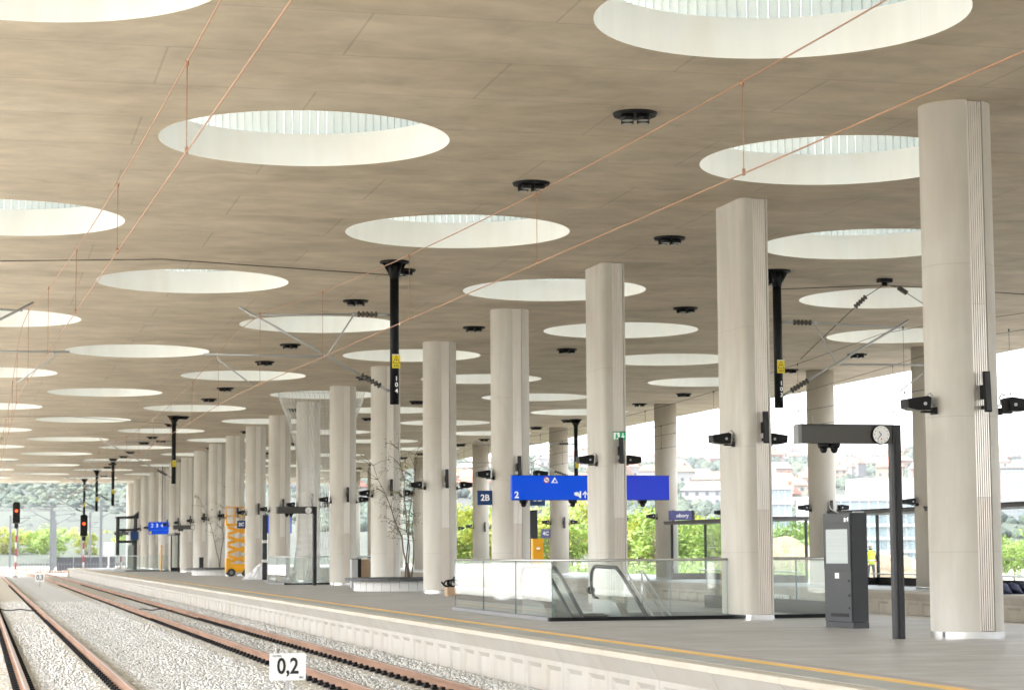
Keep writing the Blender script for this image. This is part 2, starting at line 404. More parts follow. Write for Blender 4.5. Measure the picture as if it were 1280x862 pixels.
# hillside as a polar grid
def hill_mat():
    mt = mat('hillside_grass', (0.03, 0.038, 0.026), 0.95, noise=((0.02, 0.02, 0.02), 0.35, 6))
    return mt
hm = MB(); NA, NR = 90, 34
for j in range(NR + 1):
    r = R0 + (2600 - R0) * (j / NR) ** 1.15
    for i in range(NA + 1):
        az = RAD(-30 + 85 * i / NA); x, y = r * sin(az), r * cos(az)
        hm.v.append((x, y, terrain(x, y) + (0 if j else -0.3)))
for j in range(NR):
    for i in range(NA):
        a = j * (NA + 1) + i; hm.f.append([a, a + 1, a + NA + 2, a + NA + 1]); hm.m.append(0); hm.sm.append(True)
props(hm.build('hill', hill_mat()), kind='structure')

# ---- ballast bed
def zb(x):
    z = -0.79
    for c in (1.5, 6.3):
        z = max(z, -0.79 + 0.035 * smooth01((1.75 - abs(x - c)) / 0.4))
    if 7.7 < x: z = -0.79 + 0.09 * smooth01((x - 7.55) / 0.4) - 0.13 * smooth01((x - 8.2) / 0.6)
    return z
bb = MB(); xs = [-7 + 0.2 * i for i in range(79)]; xs = [x for x in xs if x < EDGE + 0.2] + [EDGE + 0.25]
ysb = [5 + 2.0 * j for j in range(118)]
for y in ysb:
    for x in xs: bb.v.append((x, y, zb(x)))
n = len(xs)
for j in range(len(ysb) - 1):
    for i in range(n - 1):
        a = j * n + i; bb.f.append([a, a + 1, a + n + 1, a + n]); bb.m.append(0); bb.sm.append(True)
ob = props(bb.build('ballast', M['ballast']), kind='structure')
# loose stones on the bed, denser and finer close by
rng = np.random.default_rng(4)
def stones(name, n, x0, x1, y0, y1, s0, s1, skip=True):
    X = rng.uniform(x0, x1, n); u = rng.uniform(0, 1, n)
    Y = y0 + (y1 - y0) * u ** 1.6
    keep = np.ones(n, bool)
    for c in (1.5, 6.3):
        for rail in (c - 0.75, c + 0.75): keep &= np.abs(X - rail) > 0.17
        # fewer stones on top of sleepers
        on = (np.abs(X - c) < 1.3) & (np.abs(((Y / 0.6) % 1.0) - 0.5) < 0.235)
        keep &= ~(on & (rng.uniform(0, 1, n) > 0.10))
    X, Y = X[keep], Y[keep]; n = len(X)
    S = rng.uniform(s0, s1, n) * (0.75 + Y / 110.0)
    base = np.array([(-1, -1, -.7), (1, -1, -.7), (1, 1, -.7), (-1, 1, -.7), (-.7, -.75, .7), (.75, -.7, .75), (.7, .75, .6), (-.75, .7, .8)]) * 0.5
    V = base[None] * (1 + rng.uniform(-0.35, 0.35, (n, 8, 3)))
    a = rng.uniform(0, 2 * pi, n); t = rng.uniform(-0.8, 0.8, n)
    ca, sa, ct, st = np.cos(a)[:, None], np.sin(a)[:, None], np.cos(t)[:, None], np.sin(t)[:, None]
    x, y, z = V[..., 0], V[..., 1] * ct - V[..., 2] * st, V[..., 1] * st + V[..., 2] * ct
    V = np.stack([x * ca - y * sa, x * sa + y * ca, z], -1) * S[:, None, None]
    Z = np.array([zb(v) for v in X]) + rng.uniform(-0.022, 0.009, n)
    V += np.stack([X, Y, Z], -1)[:, None]
    quads = np.array([(0, 3, 2, 1), (4, 5, 6, 7), (0, 1, 5, 4), (1, 2, 6, 5), (2, 3, 7, 6), (3, 0, 4, 7)])
    Fq = (quads[None] + (np.arange(n) * 8)[:, None, None]).reshape(-1, 4)
    me = bpy.data.meshes.new(name)
    me.vertices.add(n * 8); me.vertices.foreach_set('co', V.astype(np.float32).ravel())
    me.loops.add(Fq.size); me.loops.foreach_set('vertex_index', Fq.astype(np.int32).ravel())
    me.polygons.add(len(Fq)); me.polygons.foreach_set('loop_start', np.arange(0, Fq.size, 4, dtype=np.int32))
    me.update(calc_edges=True); me.materials.append(M['stone'])
    o = bpy.data.objects.new(name, me); C.objects.link(o)
    return o
props(stones('ballast_stones', 165000, -1.0, EDGE + 0.13, 26.5, 100, 0.036, 0.06), 'loose grey ballast stones around the rails', 'gravel', kind='stuff')

# ---- tracks
def rail_profile():
    h, f, hd = 0.172, 0.075, 0.036
    r = [(-f, 0), (f, 0), (f, .012), (.012, .03), (.009, .045), (.009, h - .05), (hd, h - .04), (hd, h - .006), (hd - .006, h), (-hd + .006, h), (-hd, h - .006), (-hd, h - .04), (-.009, h - .05), (-.009, .045), (-.012, .03), (-f, .012)]
    return r
RP = rail_profile()
sl = MB()
sl.prism([(-1.3, -.2), (1.3, -.2), (1.3, -.02), (1.1, 0), (.95, -.005), (.5, -.005), (.3, -.035), (-.3, -.035), (-.5, -.005), (-.95, -.005), (-1.1, 0), (-1.3, -.02)], -.13, .13, axis='y')
SLEEPER = sl.mesh('sleeper', M['sleeper'])
def track(name, label, cx, y0, y1, pieces_to=None, path=None):
    t = thing(name, label, 'railway track', (cx, y0, ZR - 0.172), group='railway tracks')
    for s in (-0.75, 0.75):
        r = MB(); n = len(RP)
        seg = [0, y1 - y0] if path is None else [k * 4.0 for k in range(int((y1 - y0) / 4) + 1)]
        b0 = 0
        for yy in seg:
            off = path(yy) if path else 0
            r.v += [(s + off + p[0], yy, p[1]) for p in RP]
        for q in range(len(seg) - 1):
            for k in range(n):
                r.f.append([q * n + k, q * n + (k + 1) % n, (q + 1) * n + (k + 1) % n, (q + 1) * n + k]); r.m.append(1 if k in (7, 8, 9) else 0); r.sm.append(False)
        r.build('rail', [M['rust'], M['rail_head']], t)
    nn = int((y1 - y0) / 0.6)
    far = MB(); clips = MB()
    for k in range(nn):
        yy = (k + .5) * 0.6; off = path(yy) if path else 0
        wy = y0 + yy
        if pieces_to and 26 < wy < pieces_to:
            share('sleeper', SLEEPER, t, (off, yy, -0.008))
        elif wy > 26:
            far.box(off - 1.3, off + 1.3, yy - .13, yy + .13, -.12, -.012)
        if pieces_to and 26 < wy < 150:
            for s in (-0.75, 0.75):
                for d in (-1, 1):
                    x = s + d * 0.115
                    w = .055 if wy < 70 else .05
                    clips.box(x - w, x + w, yy - .075, yy + .075, -.005, .035)
                    if wy < 70: clips.box(x - .03, x + .03, yy - .045, yy + .045, .035, .075)
    if far.f: props(far.build('sleeper_row', M['sleeper'], t), kind='stuff')
    if clips.f: props(clips.build('rail_clip', M['clip'], t), kind='stuff')
    return t
track('railway_track', 'rusty railway track in ballast running beside the platform wall', 6.3, 8, 330, 68)
track('railway_track', 'railway track at the left edge, two rails leaving the bottom left corner', 1.5, 8, 330, 68)
track('railway_track', 'railway track in the trench between the two platforms, nearer one', 21.8, 20, 330)
track('railway_track', 'railway track in the trench beside the second platform wall', 25.4, 20, 330)
track('railway_track', 'branch track curving off beyond the platform end', 6.3, 205, 325, None, lambda y: -9.0 * smooth01(y / 110))
track('railway_track', 'second branch track crossing leftwards behind the red signals', 11.5, 222, 340, None, lambda y: -7.0 * smooth01(y / 100))

# bond cables lying across the sleepers
def cable(label, y, x0, x1, sag):
    c = MB(); pts = []
    for i in range(13):
        t = i / 12; x = x0 + (x1 - x0) * t
        pts.append((x, y + sag * sin(t * 5) * 0.5, -0.70 + 0.05 * sin(t * pi * 2.2) ** 2 + (0.10 if i in (0,) else 0)))
    c.tube(pts, 0.022, 6)
    props(c.build('cable', M['clip']), label, 'cable')
cable('black bond cable curving across the left track', at(40, 763, z=-.72).y, 0.35, 2.2, 1.2)
cable('black bond cable lying across the track beside the platform', at(190, 763, z=-.72).y, 5.7, 7.1, 1.0)

# ---- first platform
PIT = (11.55, 17.35, 42.1, 46.9)
pl = MB()
x0, x1, y0, y1 = EDGE + 0.26, P1R - 0.45, -12.0, Y_END
pl.box(x0, PIT[0], y0, y1, -1.0, 0)
pl.box(PIT[1], x1, y0, y1, -1.0, 0)
pl.box(PIT[0], PIT[1], y0, PIT[2], -0.5, 0)
pl.box(PIT[0], PIT[1], PIT[3], y1, -1.0, 0)
platform = props(pl.build('platform', M['paving']), kind='structure')
pit = MB()                            # lower concourse under the opening
pit.box(PIT[0] - .3, PIT[1] + .3, 30, PIT[3], -5.2, -5.0); pit.box(PIT[0] - .3, PIT[0], 30, PIT[3], -5.0, -1.0); pit.box(PIT[1], PIT[1] + .3, 30, PIT[3], -5.0, -1.0)
pit.box(PIT[0] - .3, PIT[1] + .3, PIT[3], PIT[3] + .3, -5.0, -1.0)
pit.build('stairwell_wall', M['edge'], platform)
st = MB(); st.box(x0, x0 + .52, y0, y1, .0005, .004); st.build('edge_paving', M['paving_edge'], platform)
st = MB(); st.box(x0 + .52, x0 + .75, y0, y1, .0005, .004); st.build('yellow_line', M['yellow_line'], platform)
st = MB(); st.box(x0 + .75, x0 + .98, y0, y1, .0005, .006); st.build('tactile_strip', M['tactile'], platform)
# edge units, 2.4 m long: coping stone over a corbelled wall panel with two recesses
def edge_meshes(mcop, mwall):
    c = MB(); c.prism([(0, -.012), (.012, 0), (.26, 0), (.26, -.08), (.0, -.08)], .004, 2.396, axis='y')
    w = MB()
    Lu = 2.4; g0 = .006
    zt, zm, zlo = -.08, -.31, -1.0
    xi, xo = .015, .15
    w.add([(xi, g0, zt), (xi, Lu - g0, zt), (xo, Lu - g0, zm), (xo, g0, zm)], [(0, 1, 2, 3)])
    # side reveals at the joint
    for yy in (g0, Lu - g0):
        w.add([(xi, yy, zt), (.2, yy, zt), (.2, yy, zlo), (xo, yy, zlo), (xo, yy, zm)], [(0, 1, 2, 3, 4)])
    ys = [g0, .17, 1.04, 1.36, 2.23, Lu - g0]; zr0 = -.385
    for a, b in ((0, 1), (2, 3), (4, 5)):
        w.add([(xo, ys[a], zm), (xo, ys[b], zm), (xo, ys[b], zlo), (xo, ys[a], zlo)], [(0, 1, 2, 3)])
    for a, b in ((1, 2), (3, 4)):
        ya, yb = ys[a], ys[b]; d = .045; bv = .13
        w.add([(xo, ya, zm), (xo, yb, zm), (xo, yb, zr0), (xo, ya, zr0)], [(0, 1, 2, 3)])
        w.add([(xo, ya, zr0), (xo, yb, zr0), (xo + d, yb - bv * .5, zr0 - bv * .6), (xo + d, ya + bv * .5, zr0 - bv * .6), (xo, ya, zlo), (xo, yb, zlo), (xo + d, yb - bv * .5, zlo), (xo + d, ya + bv * .5, zlo)],
              [(0, 1, 2, 3), (0, 3, 7, 4), (1, 5, 6, 2), (3, 2, 6, 7)])
    return c.mesh('coping_stone', mcop), w.mesh('edge_panel', mwall)
cm, wm = edge_meshes(M['coping'], M['edge'])
ph = 0.95                             # phase of the joints along the track
k = 0
yy = 19.2 + ph
while yy < Y_END - 2.4:
    share('coping_stone', cm, platform, (EDGE, yy, 0)); share('edge_panel', wm, platform, (EDGE, yy, 0)); yy += 2.4
eb = MB(); eb.box(EDGE + .01, EDGE + .26, -12, 20.15, -1, 0); eb.box(P1R - .45, P1R, -12, Y_END, -1, 0); eb.box(EDGE + .01, P1R, Y_END, Y_END + .2, -1, 0)
eb.build('plain_edge', M['coping'], platform)
# second platform
p2 = MB(); p2.box(P2L + .26, P2R + 1.5, 10, Y_END, -1, 0)
platform2 = props(p2.build('platform', M['paving']), kind='structure')
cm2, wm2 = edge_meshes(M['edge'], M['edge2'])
yy = 50.0
while yy < 150:
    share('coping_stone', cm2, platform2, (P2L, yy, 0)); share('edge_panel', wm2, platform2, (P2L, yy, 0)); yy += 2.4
eb = MB(); eb.box(P2L + .01, P2L + .26, 10, 50, -1, 0); eb.box(P2L + .01, P2L + .26, yy, Y_END, -1, 0)
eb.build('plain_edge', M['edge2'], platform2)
tb = MB(); tb.box(P1R, P2L + .12, 5, 240, -1.0, -0.79)
props(tb.build('trench_ballast', M['ballast']), kind='structure')

# ---- roof with its grid of round skylights
HX, HDX, HY, HR = 5.405, 4.9425, 36.447, 2.52
ROOF_X0, ROOF_X1 = HX - 3 * HDX, 36.4
roof = thing('station_roof', 'huge flat concrete station roof pierced by round skylights', 'roof', (0, 0, ZC))
rb = MB(); NP = 48
def ring_cell(cx, cy, hx, hy, z, flip):
    b = len(rb.v); ang = sorted([2 * pi * k / NP for k in range(NP)] + [math.atan2(sy * hy, sx * hx) % (2 * pi) for sx in (-1, 1) for sy in (-1, 1)])
    for a in ang:
        c_, s_ = cos(a), sin(a)
        rb.v.append((cx + HR * c_, cy + HR * s_, z))
        t = min(hx / abs(c_) if abs(c_) > 1e-9 else 1e9, hy / abs(s_) if abs(s_) > 1e-9 else 1e9)
        rb.v.append((cx + t * c_, cy + t * s_, z))
    nn = len(ang)
    for k in range(nn):
        a0 = b + 2 * k; a1 = b + 2 * ((k + 1) % nn)
        rb.f.append([a0, a0 + 1, a1 + 1, a1] if not flip else [a0, a1, a1 + 1, a0 + 1]); rb.m.append(0); rb.sm.append(False)
def flat(x0, x1, y0, y1, z): rb.add([(x0, y0, z), (x1, y0, z), (x1, y1, z), (x0, y1, z)], [(0, 1, 2, 3)])
J0, J1 = -5, 18
holes = []
for j in range(J0, J1 + 1):
    yc = HY + 10 * j; ii = [i for i in range(-2, 6) if (i + j) % 2 == 0]
    lo = HX + HDX * (ii[0] - 1); hi = HX + HDX * (ii[-1] + 1)
    for z in (0.0, 0.58):
        for i in ii: ring_cell(HX + HDX * i, yc, HDX, 5.0, z, z > 0)
        if lo > ROOF_X0 + .01: flat(ROOF_X0, lo, yc - 5, yc + 5, z)
        if hi < ROOF_X1 - .01: flat(hi, ROOF_X1, yc - 5, yc + 5, z)
    holes += [(HX + HDX * i, yc, i, j) for i in ii]
RY0, RY1 = HY + 10 * J0 - 5, HY + 10 * J1 + 5
for (a, b) in (((ROOF_X0, RY0), (ROOF_X1, RY0)), ((ROOF_X1, RY0), (ROOF_X1, RY1)), ((ROOF_X1, RY1), (ROOF_X0, RY1)), ((ROOF_X0, RY1), (ROOF_X0, RY0))):
    rb.add([(a[0], a[1], 0), (b[0], b[1], 0), (b[0], b[1], .58), (a[0], a[1], .58)], [(0, 1, 2, 3)])
rb.build('roof_slab', M['ceiling'], roof, fix=False)
# white reveal (part) and the drum of profiled glass planks above it (sub-part)
rm = MB(); n = 64
for k in range(n + 1):
    a = 2 * pi * k / n
    for z in (-0.004, 0.60): rm.v.append(((HR - .004) * cos(a), (HR - .004) * sin(a), z))
for k in range(n): rm.f.append([2 * k, 2 * k + 1, 2 * k + 3, 2 * k + 2]); rm.m.append(0); rm.sm.append(True)
for k in range(n):                     # lip on top that carries the glass
    a0, a1 = 2 * pi * k / n, 2 * pi * (k + 1) / n
    rm.add([((HR + d) * cos(a), (HR + d) * sin(a), .60) for a, d in ((a0, -.004), (a1, -.004), (a1, .12), (a0, .12))], [(0, 1, 2, 3)])
for k in range(7):                     # plaster joints
    a0 = 2 * pi * (k + .35) / 7; a1 = a0 + .006
    rm.add([((HR - .006) * cos(a), (HR - .006) * sin(a), z) for a, z in ((a0, 0), (a1, 0), (a1, .6), (a0, .6))], [(0, 1, 2, 3)], 1)
RIM = rm.mesh('skylight', [M['rim'], M['rim_joint']], fix=False)
gm = MB(); NPL = 104
for k in range(NPL):
    a0 = 2 * pi * k / NPL; w = 2 * pi / NPL
    prof = [(0.01, .10), (0.08, .03), (0.92, .03), (0.99, .10)]
    pts = [((HR + d) * cos(a0 + w * t), (HR + d) * sin(a0 + w * t)) for t, d in prof]
    b = len(gm.v)
    for z in (.602, 1.75): gm.v += [(p[0], p[1], z) for p in pts]
    for q in range(3): gm.f.append([b + q, b + 4 + q, b + 5 + q, b + 1 + q]); gm.m.append(0); gm.sm.append(False)
# unseen lid closing the drum, added to dim the skylight
lid = [((HR + .10) * cos(2 * pi * k / 40), (HR + .10) * sin(2 * pi * k / 40), 1.76) for k in range(40)]
LID = MB().add(lid + [(0, 0, 2.1)], [(k, (k + 1) % 40, 40) for k in range(40)], 0, True).mesh('dimming_lid', M['frosted'], fix=False)
GLS = gm.mesh('glass_drum', M['uglass'], fix=False)
for hx, hy_, i, j in holes:
    s = share('skylight', RIM, roof, (hx, hy_, 0)); share('glass_drum', GLS, s); share('dimming_lid', LID, s)

# ---- columns
COLX, COLY0 = 15.26, 31.454
def col_plan(kind):
    r = .57; nx0, nx1, nd = -.055, .235, .075
    if kind == 'round':
        pts = [(r * cos(a), r * sin(a)) for a in [2 * pi * k / 72 for k in range(72)]]
    else:
        hx, hy_, cr = .31, .80, .14
        pts = []
        for cx, cy, a0 in ((hx - cr, hy_ - cr, 0), (-hx + cr, hy_ - cr, pi / 2), (-hx + cr, -hy_ + cr, pi), (hx - cr, -hy_ + cr, 1.5 * pi)):
            pts += [(cx + cr * cos(a0 + pi / 2 * q / 6), cy + cr * sin(a0 + pi / 2 * q / 6)) for q in range(7)]
    def front(x):
        if kind == 'round': return -math.sqrt(r * r - x * x)
        return -.80 if abs(x) <= .17 else -.80 + .14 - math.sqrt(max(0, .14 ** 2 - (abs(x) - .17) ** 2))
    out = []; done = False
    for p in pts:
        if p[1] < 0 and nx0 <= p[0] <= nx1:
            if not done:
                out += [(nx0, front(nx0)), (nx0, front(nx0) + nd), (nx1, front(nx1) + nd + .0), (nx1, front(nx1))]; done = True
            continue
        out.append(p)
    if not done:
        # insert in the front edge (between the two front corners)
        idx = max(k for k, p in enumerate(out) if p[0] < 0 and p[1] < 0)
        out[idx + 1:idx + 1] = [(nx0, -.80), (nx0, -.80 + nd), (nx1, -.80 + nd), (nx1, -.80)]
    return out, (nx0, front(nx0)), (nx1, front(nx1)), pts
def col_meshes(kind):
    plan, n0, n1, full = col_plan(kind)
    s = MB(); s.prism(plan, 0.0, ZC, smooth=False)
    ribs = []
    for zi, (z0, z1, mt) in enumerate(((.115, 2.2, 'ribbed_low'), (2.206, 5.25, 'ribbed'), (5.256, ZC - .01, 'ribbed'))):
        q = MB(); nr = 7
        poly = []
        base = .040
        for k in range(nr):
            t0, t1 = k / nr, (k + 1) / nr
            for t, d in ((t0 + .006, .020), (t0 + .016, .048), (t1 - .038, .048), (t1 - .028, .020)):
                x = n0[0] + .004 + (n1[0] - n0[0] - .008) * t; y = n0[1] + (n1[1] - n0[1]) * t
                poly.append((x, y + base + .022 - d))
        poly += [(n1[0] - .004, n1[1] + base + .03), (n0[0] + .004, n0[1] + base + .03)]
        q.prism(poly, z0, z1)
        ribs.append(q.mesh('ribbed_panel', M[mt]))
    sk = MB(); rr = 1.014
    pl_ = [(p[0] * rr, p[1] * rr) for p in full]
    sk.prism(pl_, .0, .105)
    return s.mesh('shaft', M['column']), ribs, sk.mesh('skirting', M['chrome'])
CM = {k: col_meshes(k) for k in ('round', 'flat')}
for kd in CM:                          # smooth shading only on the curved faces
    me = CM[kd][0]
    for p in me.polygons: p.use_smooth = True
    me.set_sharp_from_angle(angle=RAD(30))
    me = CM[kd][2]
    for p in me.polygons: p.use_smooth = True
    me.set_sharp_from_angle(angle=RAD(30))
NCOL = 20
col_objs = []
for k in range(NCOL):
    kd = 'flat' if k in (1, 2) else 'round'
    if k == 0: lab = 'thick round pale concrete column nearest the camera, at the right edge'
    elif k == 1: lab = 'flat-sided concrete column standing against the front of the glass escalator enclosure'
    elif k == 2: lab = 'flat-sided concrete column with the green exit sign, inside the escalator enclosure'
    else: lab = 'round pale concrete column with ribbed strip, %s in the platform row counting from the camera' % nth(k + 1)
    c = thing('concrete_column', lab, 'column', (COLX, COLY0 + 10 * k, 0), group='columns along the first platform')
    share('shaft', CM[kd][0], c)
    for q in CM[kd][1]: share('ribbed_panel', q, c)
    share('skirting', CM[kd][2], c)
    col_objs.append(c)
s = MB(); s.prism([(.55 * cos(2 * pi * k / 48), .55 * sin(2 * pi * k / 48)) for k in range(48)], 0, ZC, smooth=True)
SH2 = s.mesh('shaft', M['column_far']); 
s = MB(); s.prism([(.56 * cos(2 * pi * k / 48), .56 * sin(2 * pi * k / 48)) for k in range(48)], 0, .1, smooth=True); SK2 = s.mesh('skirting', M['steel'])
COL2X = 32.75
COL2Y = [70.2 + 10 * k for k in range(13)]
for k, y in enumerate(COL2Y):
    c = thing('round_column', 'plain round concrete column on the second platform, %s from the right' % nth(k + 1), 'column', (COL2X, y, 0), group='columns along the second platform')
    share('shaft', SH2, c); share('skirting', SK2, c)

# ================================================================== fittings on columns and ceiling
# floodlight: wedge-shaped black body on a bracket, reaching out in -X from the column side (local origin on the column skin)
def floodlight():
    t = thing('floodlight', None, 'floodlight')
    b = MB(); b.prism([(-.50, .175), (-.49, .03), (-.34, .0), (-.12, .0), (-.10, .20), (-.16, .225)], -.15, .15, axis='y'); b.build('housing', M['black'], t)
    b = MB(); b.prism([(-.485, .035), (-.345, .003), (-.13, .003), (-.13, -.004), (-.35, -.006), (-.49, .026)], -.13, .13, axis='y'); b.build('lamp_glass', M['lens'], t)
    b = MB(); b.box(-.20, .03, -.06, .06, -.035, -.006); b.box(-.02, .03, -.08, .08, -.06, .05); b.build('bracket', M['black_soft'], t)
    b = MB(); b.tube([(-.21, -.165, .10), (-.21, .165, .10)], .028, 10); b.build('pivot', M['galv'], t)
    b = MB(); b.tube([(-.12, 0, .25), (-.05, 0, .28), (-.01, 0, .22), (-.03, 0, .12), (.02, 0, .08)], .012, 6); b.build('cable', M['galv'], t)
    return t
def bar_speaker():
    t = thing('column_speaker', None, 'speaker')
    b = MB(); b.prism([(-.20, -.31), (-.13, -.31), (-.09, .33), (-.16, .33)], -.05, .05, axis='x'); b.build('cabinet', M['black'], t)
    b = MB(); b.box(-.045, .045, -.14, .02, -.10, .12); b.box(-.03, .03, -.10, .02, -.26, -.2); b.build('bracket', M['black_soft'], t)
    b = MB(); b.prism([(-.205, -.29), (-.2005, -.29), (-.1625, .31), (-.167, .31)], -.042, .042, axis='x'); b.build('grille', M['anthracite'], t)
    return t
FL, SP = floodlight(), bar_speaker()
used = {'f': False, 's': False}
def put(proto, key, loc, label, rz, group):
    if not used[key]:
        used[key] = True; proto.location = loc; proto.rotation_euler = (0, 0, rz); props(proto, label, None, group); return proto
    return again(proto, loc, label, rz, group)
def colname(k): return ('the nearest column' if k == 0 else 'the %s column from the camera' % nth(k + 1))
for k in range(NCOL):
    rx = .57 if k not in (1, 2) else .31; fy = -.57 if k not in (1, 2) else -.80
    y = COLY0 + 10 * k
    put(FL, 'f', (COLX - rx, y - .18, 3.55 if k else 3.58), 'black floodlight on the left side of %s' % colname(k), 0, 'floodlights on the first platform columns')
    put(FL, 'f', (COLX + rx, y - .18, 3.55 if k else 3.58), 'black floodlight on the right side of %s' % colname(k), pi, 'floodlights on the first platform columns')
    put(SP, 's', (COLX + .10, y + fy, 3.84), 'slim upright black speaker on the front of %s' % colname(k), 0, 'speakers on the first platform columns')
for k, y in enumerate(COL2Y[:9]):
    put(FL, 'f', (COL2X - .55, y - .1, 2.95), 'small black floodlight left of the %s second-platform column from the right' % nth(k + 1), 0, 'floodlights on the second platform columns')
    put(FL, 'f', (COL2X + .55, y - .1, 2.95), 'small black floodlight right of the %s second-platform column from the right' % nth(k + 1), pi, 'floodlights on the second platform columns')
    put(SP, 's', (COL2X + .12, y - .54, 3.0), 'slim black speaker on the front of the %s second-platform column from the right' % nth(k + 1), 0, 'speakers on the second platform columns')

# ceiling lamps: black dish with four short cans
def lamp4():
    t = thing('ceiling_lamp', None, 'ceiling lamp')
    b = MB(); b.tube([(0, 0, 0), (0, 0, -.05)], [.37, .35], 28); b.build('dish', M['black'], t)
    for a in (.5, 2.0, 3.7, 5.2):
        b = MB(); x, y = .19 * cos(a), .19 * sin(a); b.tube([(x, y, -.05), (x, y, -.145)], .105, 16); b.build('can', M['black_soft'], t)
        KIDS_parent = KIDS[t.name][-1]
        q = MB(); q.tube([(x, y, -.1455), (x, y, -.149)], .085, 16); q.build('lens', M['lens'], KIDS_parent)
    return t
CL = lamp4(); used['c'] = False
def lamp_rows():
    rows = {'over the platform edge': (HX + HDX, 1), 'over the platform far side': (HX + 3 * HDX, 3), 'over the second platform': (HX + 5 * HDX + 1.2, 5)}
    for nm, (x, i) in rows.items():
        ys = sorted(HY + 10 * j + d for j in range(-3, 18) if (i + j) % 2 == 0 for d in (-6.6, 6.6))
        ys = [y for y in ys if 24 < y < 185 and (i == 1 or y > 42) and (i < 5 or y > 64)]
        for k, y in enumerate(ys):
            put(CL, 'c', (x, y, ZC), 'black ceiling lamp in the row %s, %s away' % (nm, nth(k + 1)), 0.3 * (k % 3), 'ceiling lamps %s' % nm)
    ys = [46.3 + 20 * k for k in range(8)]
    for k, y in enumerate(ys):
        put(CL, 'c', (HX + 2 * HDX, y, ZC), 'black ceiling lamp in line with the columns, %s away' % nth(k + 1), .2, 'ceiling lamps between the columns')
lamp_rows()

# ================================================================== overhead line
def insulator(mb, p, q, r=.05, n=6, mi=2):
    p, q = Vector(p), Vector(q); pts = []; rs = []
    for k in range(n):
        for d, rr in ((.1, r * .55), (.25, r), (.6, r), (.75, r * .55)):
            pts.append(p.lerp(q, (k + d) / n)); rs.append(rr)
    mb.tube(pts, rs, 10, mi)
def plate(t, x, y, z):
    b = MB(); b.box(x - .10, x + .10, y - .012, y, z - .17, z + .17); pt = b.build('warning_plate', M['sign_yellow'], t)
    b = MB(); b.add([(x - .09, y - .015, z - .05), (x + .09, y - .015, z - .05), (x, y - .015, z + .15)], [(0, 1, 2)]); b.build('triangle', M['ink'], pt)
    b = MB(); b.add([(x - .072, y - .018, z - .039), (x + .072, y - .018, z - .039), (x, y - .018, z + .125)], [(0, 1, 2)]); b.build('triangle_fill', M['sign_yellow'], pt)
    b = MB(); b.add([(x + .012, y - .021, z + .08), (x - .025, y - .021, z + .02), (x + .004, y - .021, z + .025), (x - .012, y - .021, z - .03), (x + .028, y - .021, z + .04), (x + .0, y - .021, z + .035)], [(0, 1, 2, 3, 4, 5)]); b.build('bolt_symbol', M['ink'], pt)
    b = MB()
    for k in range(3): b.box(x - .07, x + .07, y - .016, y - .0125, z - .09 - .025 * k, z - .08 - .025 * k)
    b.build('small_print', M['ink'], pt)
    b = MB(); b.box(x - .10, x + .10, y - .0145, y - .0122, z + .148, z + .17); b.build('white_band', M['white'], pt)
def drop_post(label, x, y, sgn, wire_x, number=None, z_low=5.0):
    """black post hanging from the roof with a cantilever of steel tubes reaching towards the track (sgn = direction)"""
    t = thing('catenary_post', label, 'catenary post', (x, y, ZC), group='black overhead-line posts hanging from the roof')
    L = z_low - ZC
    b = MB(); b.tube([(0, 0, 0), (0, 0, -.05)], .36, 20); b.build('flange', M['black'], t)
    b = MB()
    for k in range(6):
        a = k * pi / 3; b.add([(.09 * cos(a), .09 * sin(a), -.05), (.30 * cos(a), .30 * sin(a), -.05), (.09 * cos(a), .09 * sin(a), -.42)], [(0, 1, 2)])
    b.tube([(0, 0, -.05), (0, 0, -.42)], [.20, .115], 14); b.build('gusset', M['black'], t)
    b = MB(); b.tube([(0, 0, -.05), (0, 0, L)], .112, 18); b.build('post', M['black'], t)
    plate(t, .02, -.125, L + 1.05)
    if number:
        for i, ch in enumerate(number): text_obj(ch, .15, M['letter'], t, (.03, -.118, L + .62 - .15 * i), bold=.003)
    zu, zl = 7.2 - ZC, 5.32 - ZC
    w = wire_x - x
    b = MB()
    b.tube([(sgn * .12, 0, zu), (sgn * .42, 0, zu)], .035, 8); insulator(b, (sgn * .42, 0, zu), (sgn * .95, 0, zu), .075, 5, 1)
    b.tube([(sgn * .95, 0, zu), (sgn * 1.05, 0, zu)], .05, 8); b.tube([(sgn * 1.05, 0, zu), (w, 0, zu - .08)], .024, 8)
    b.build('top_tube', [M['galv'], M['insulator']], t)
    e = Vector((w + sgn * .25, 0, zu + .12)); s0 = Vector((sgn * .12, 0, zl))
    d = (e - s0)
    b = MB(); b.tube([s0, s0 + d * .06], .035, 8); insulator(b, s0 + d * .06, s0 + d * .2, .075, 6, 1); b.tube([s0 + d * .2, e], .03, 8)
    b.build('strut', [M['galv'], M['insulator']], t)
    q = s0 + d * .42
    b = MB(); b.tube([(sgn * 1.0, 0, zu), tuple(q)], .02, 6); b.build('stay', M['galv'], t)
    b = MB(); b.tube([tuple(q + Vector((sgn * .1, 0, -.02))), (w + sgn * 1.1, 0, q.z + .0)], .026, 8)
    b.tube([(w + sgn * .75, 0, q.z), (w + sgn * .75, .0, q.z - .12), (w - sgn * .1, 0, 5.42 - ZC)], .018, 6)
    b.build('steady_arm', M['galv'], t)
    return t
for k, (y, n_) in enumerate(((51.5, '104'), (112.6, None), (164.3, None), (187.0, None), (209.0, None))):
    drop_post('black overhead-line post hanging over the platform edge, %s from the camera' % nth(k + 1), 9.87, y, -1, 6.3, n_)
drop_post('black overhead-line post hanging right of the flat-sided column, arm reaching right', 19.82, 51.3, 1, 23.2, '103')
drop_post('black overhead-line post with yellow plate far behind the big blue sign', 31.6, 112.4, -1, 26.2)
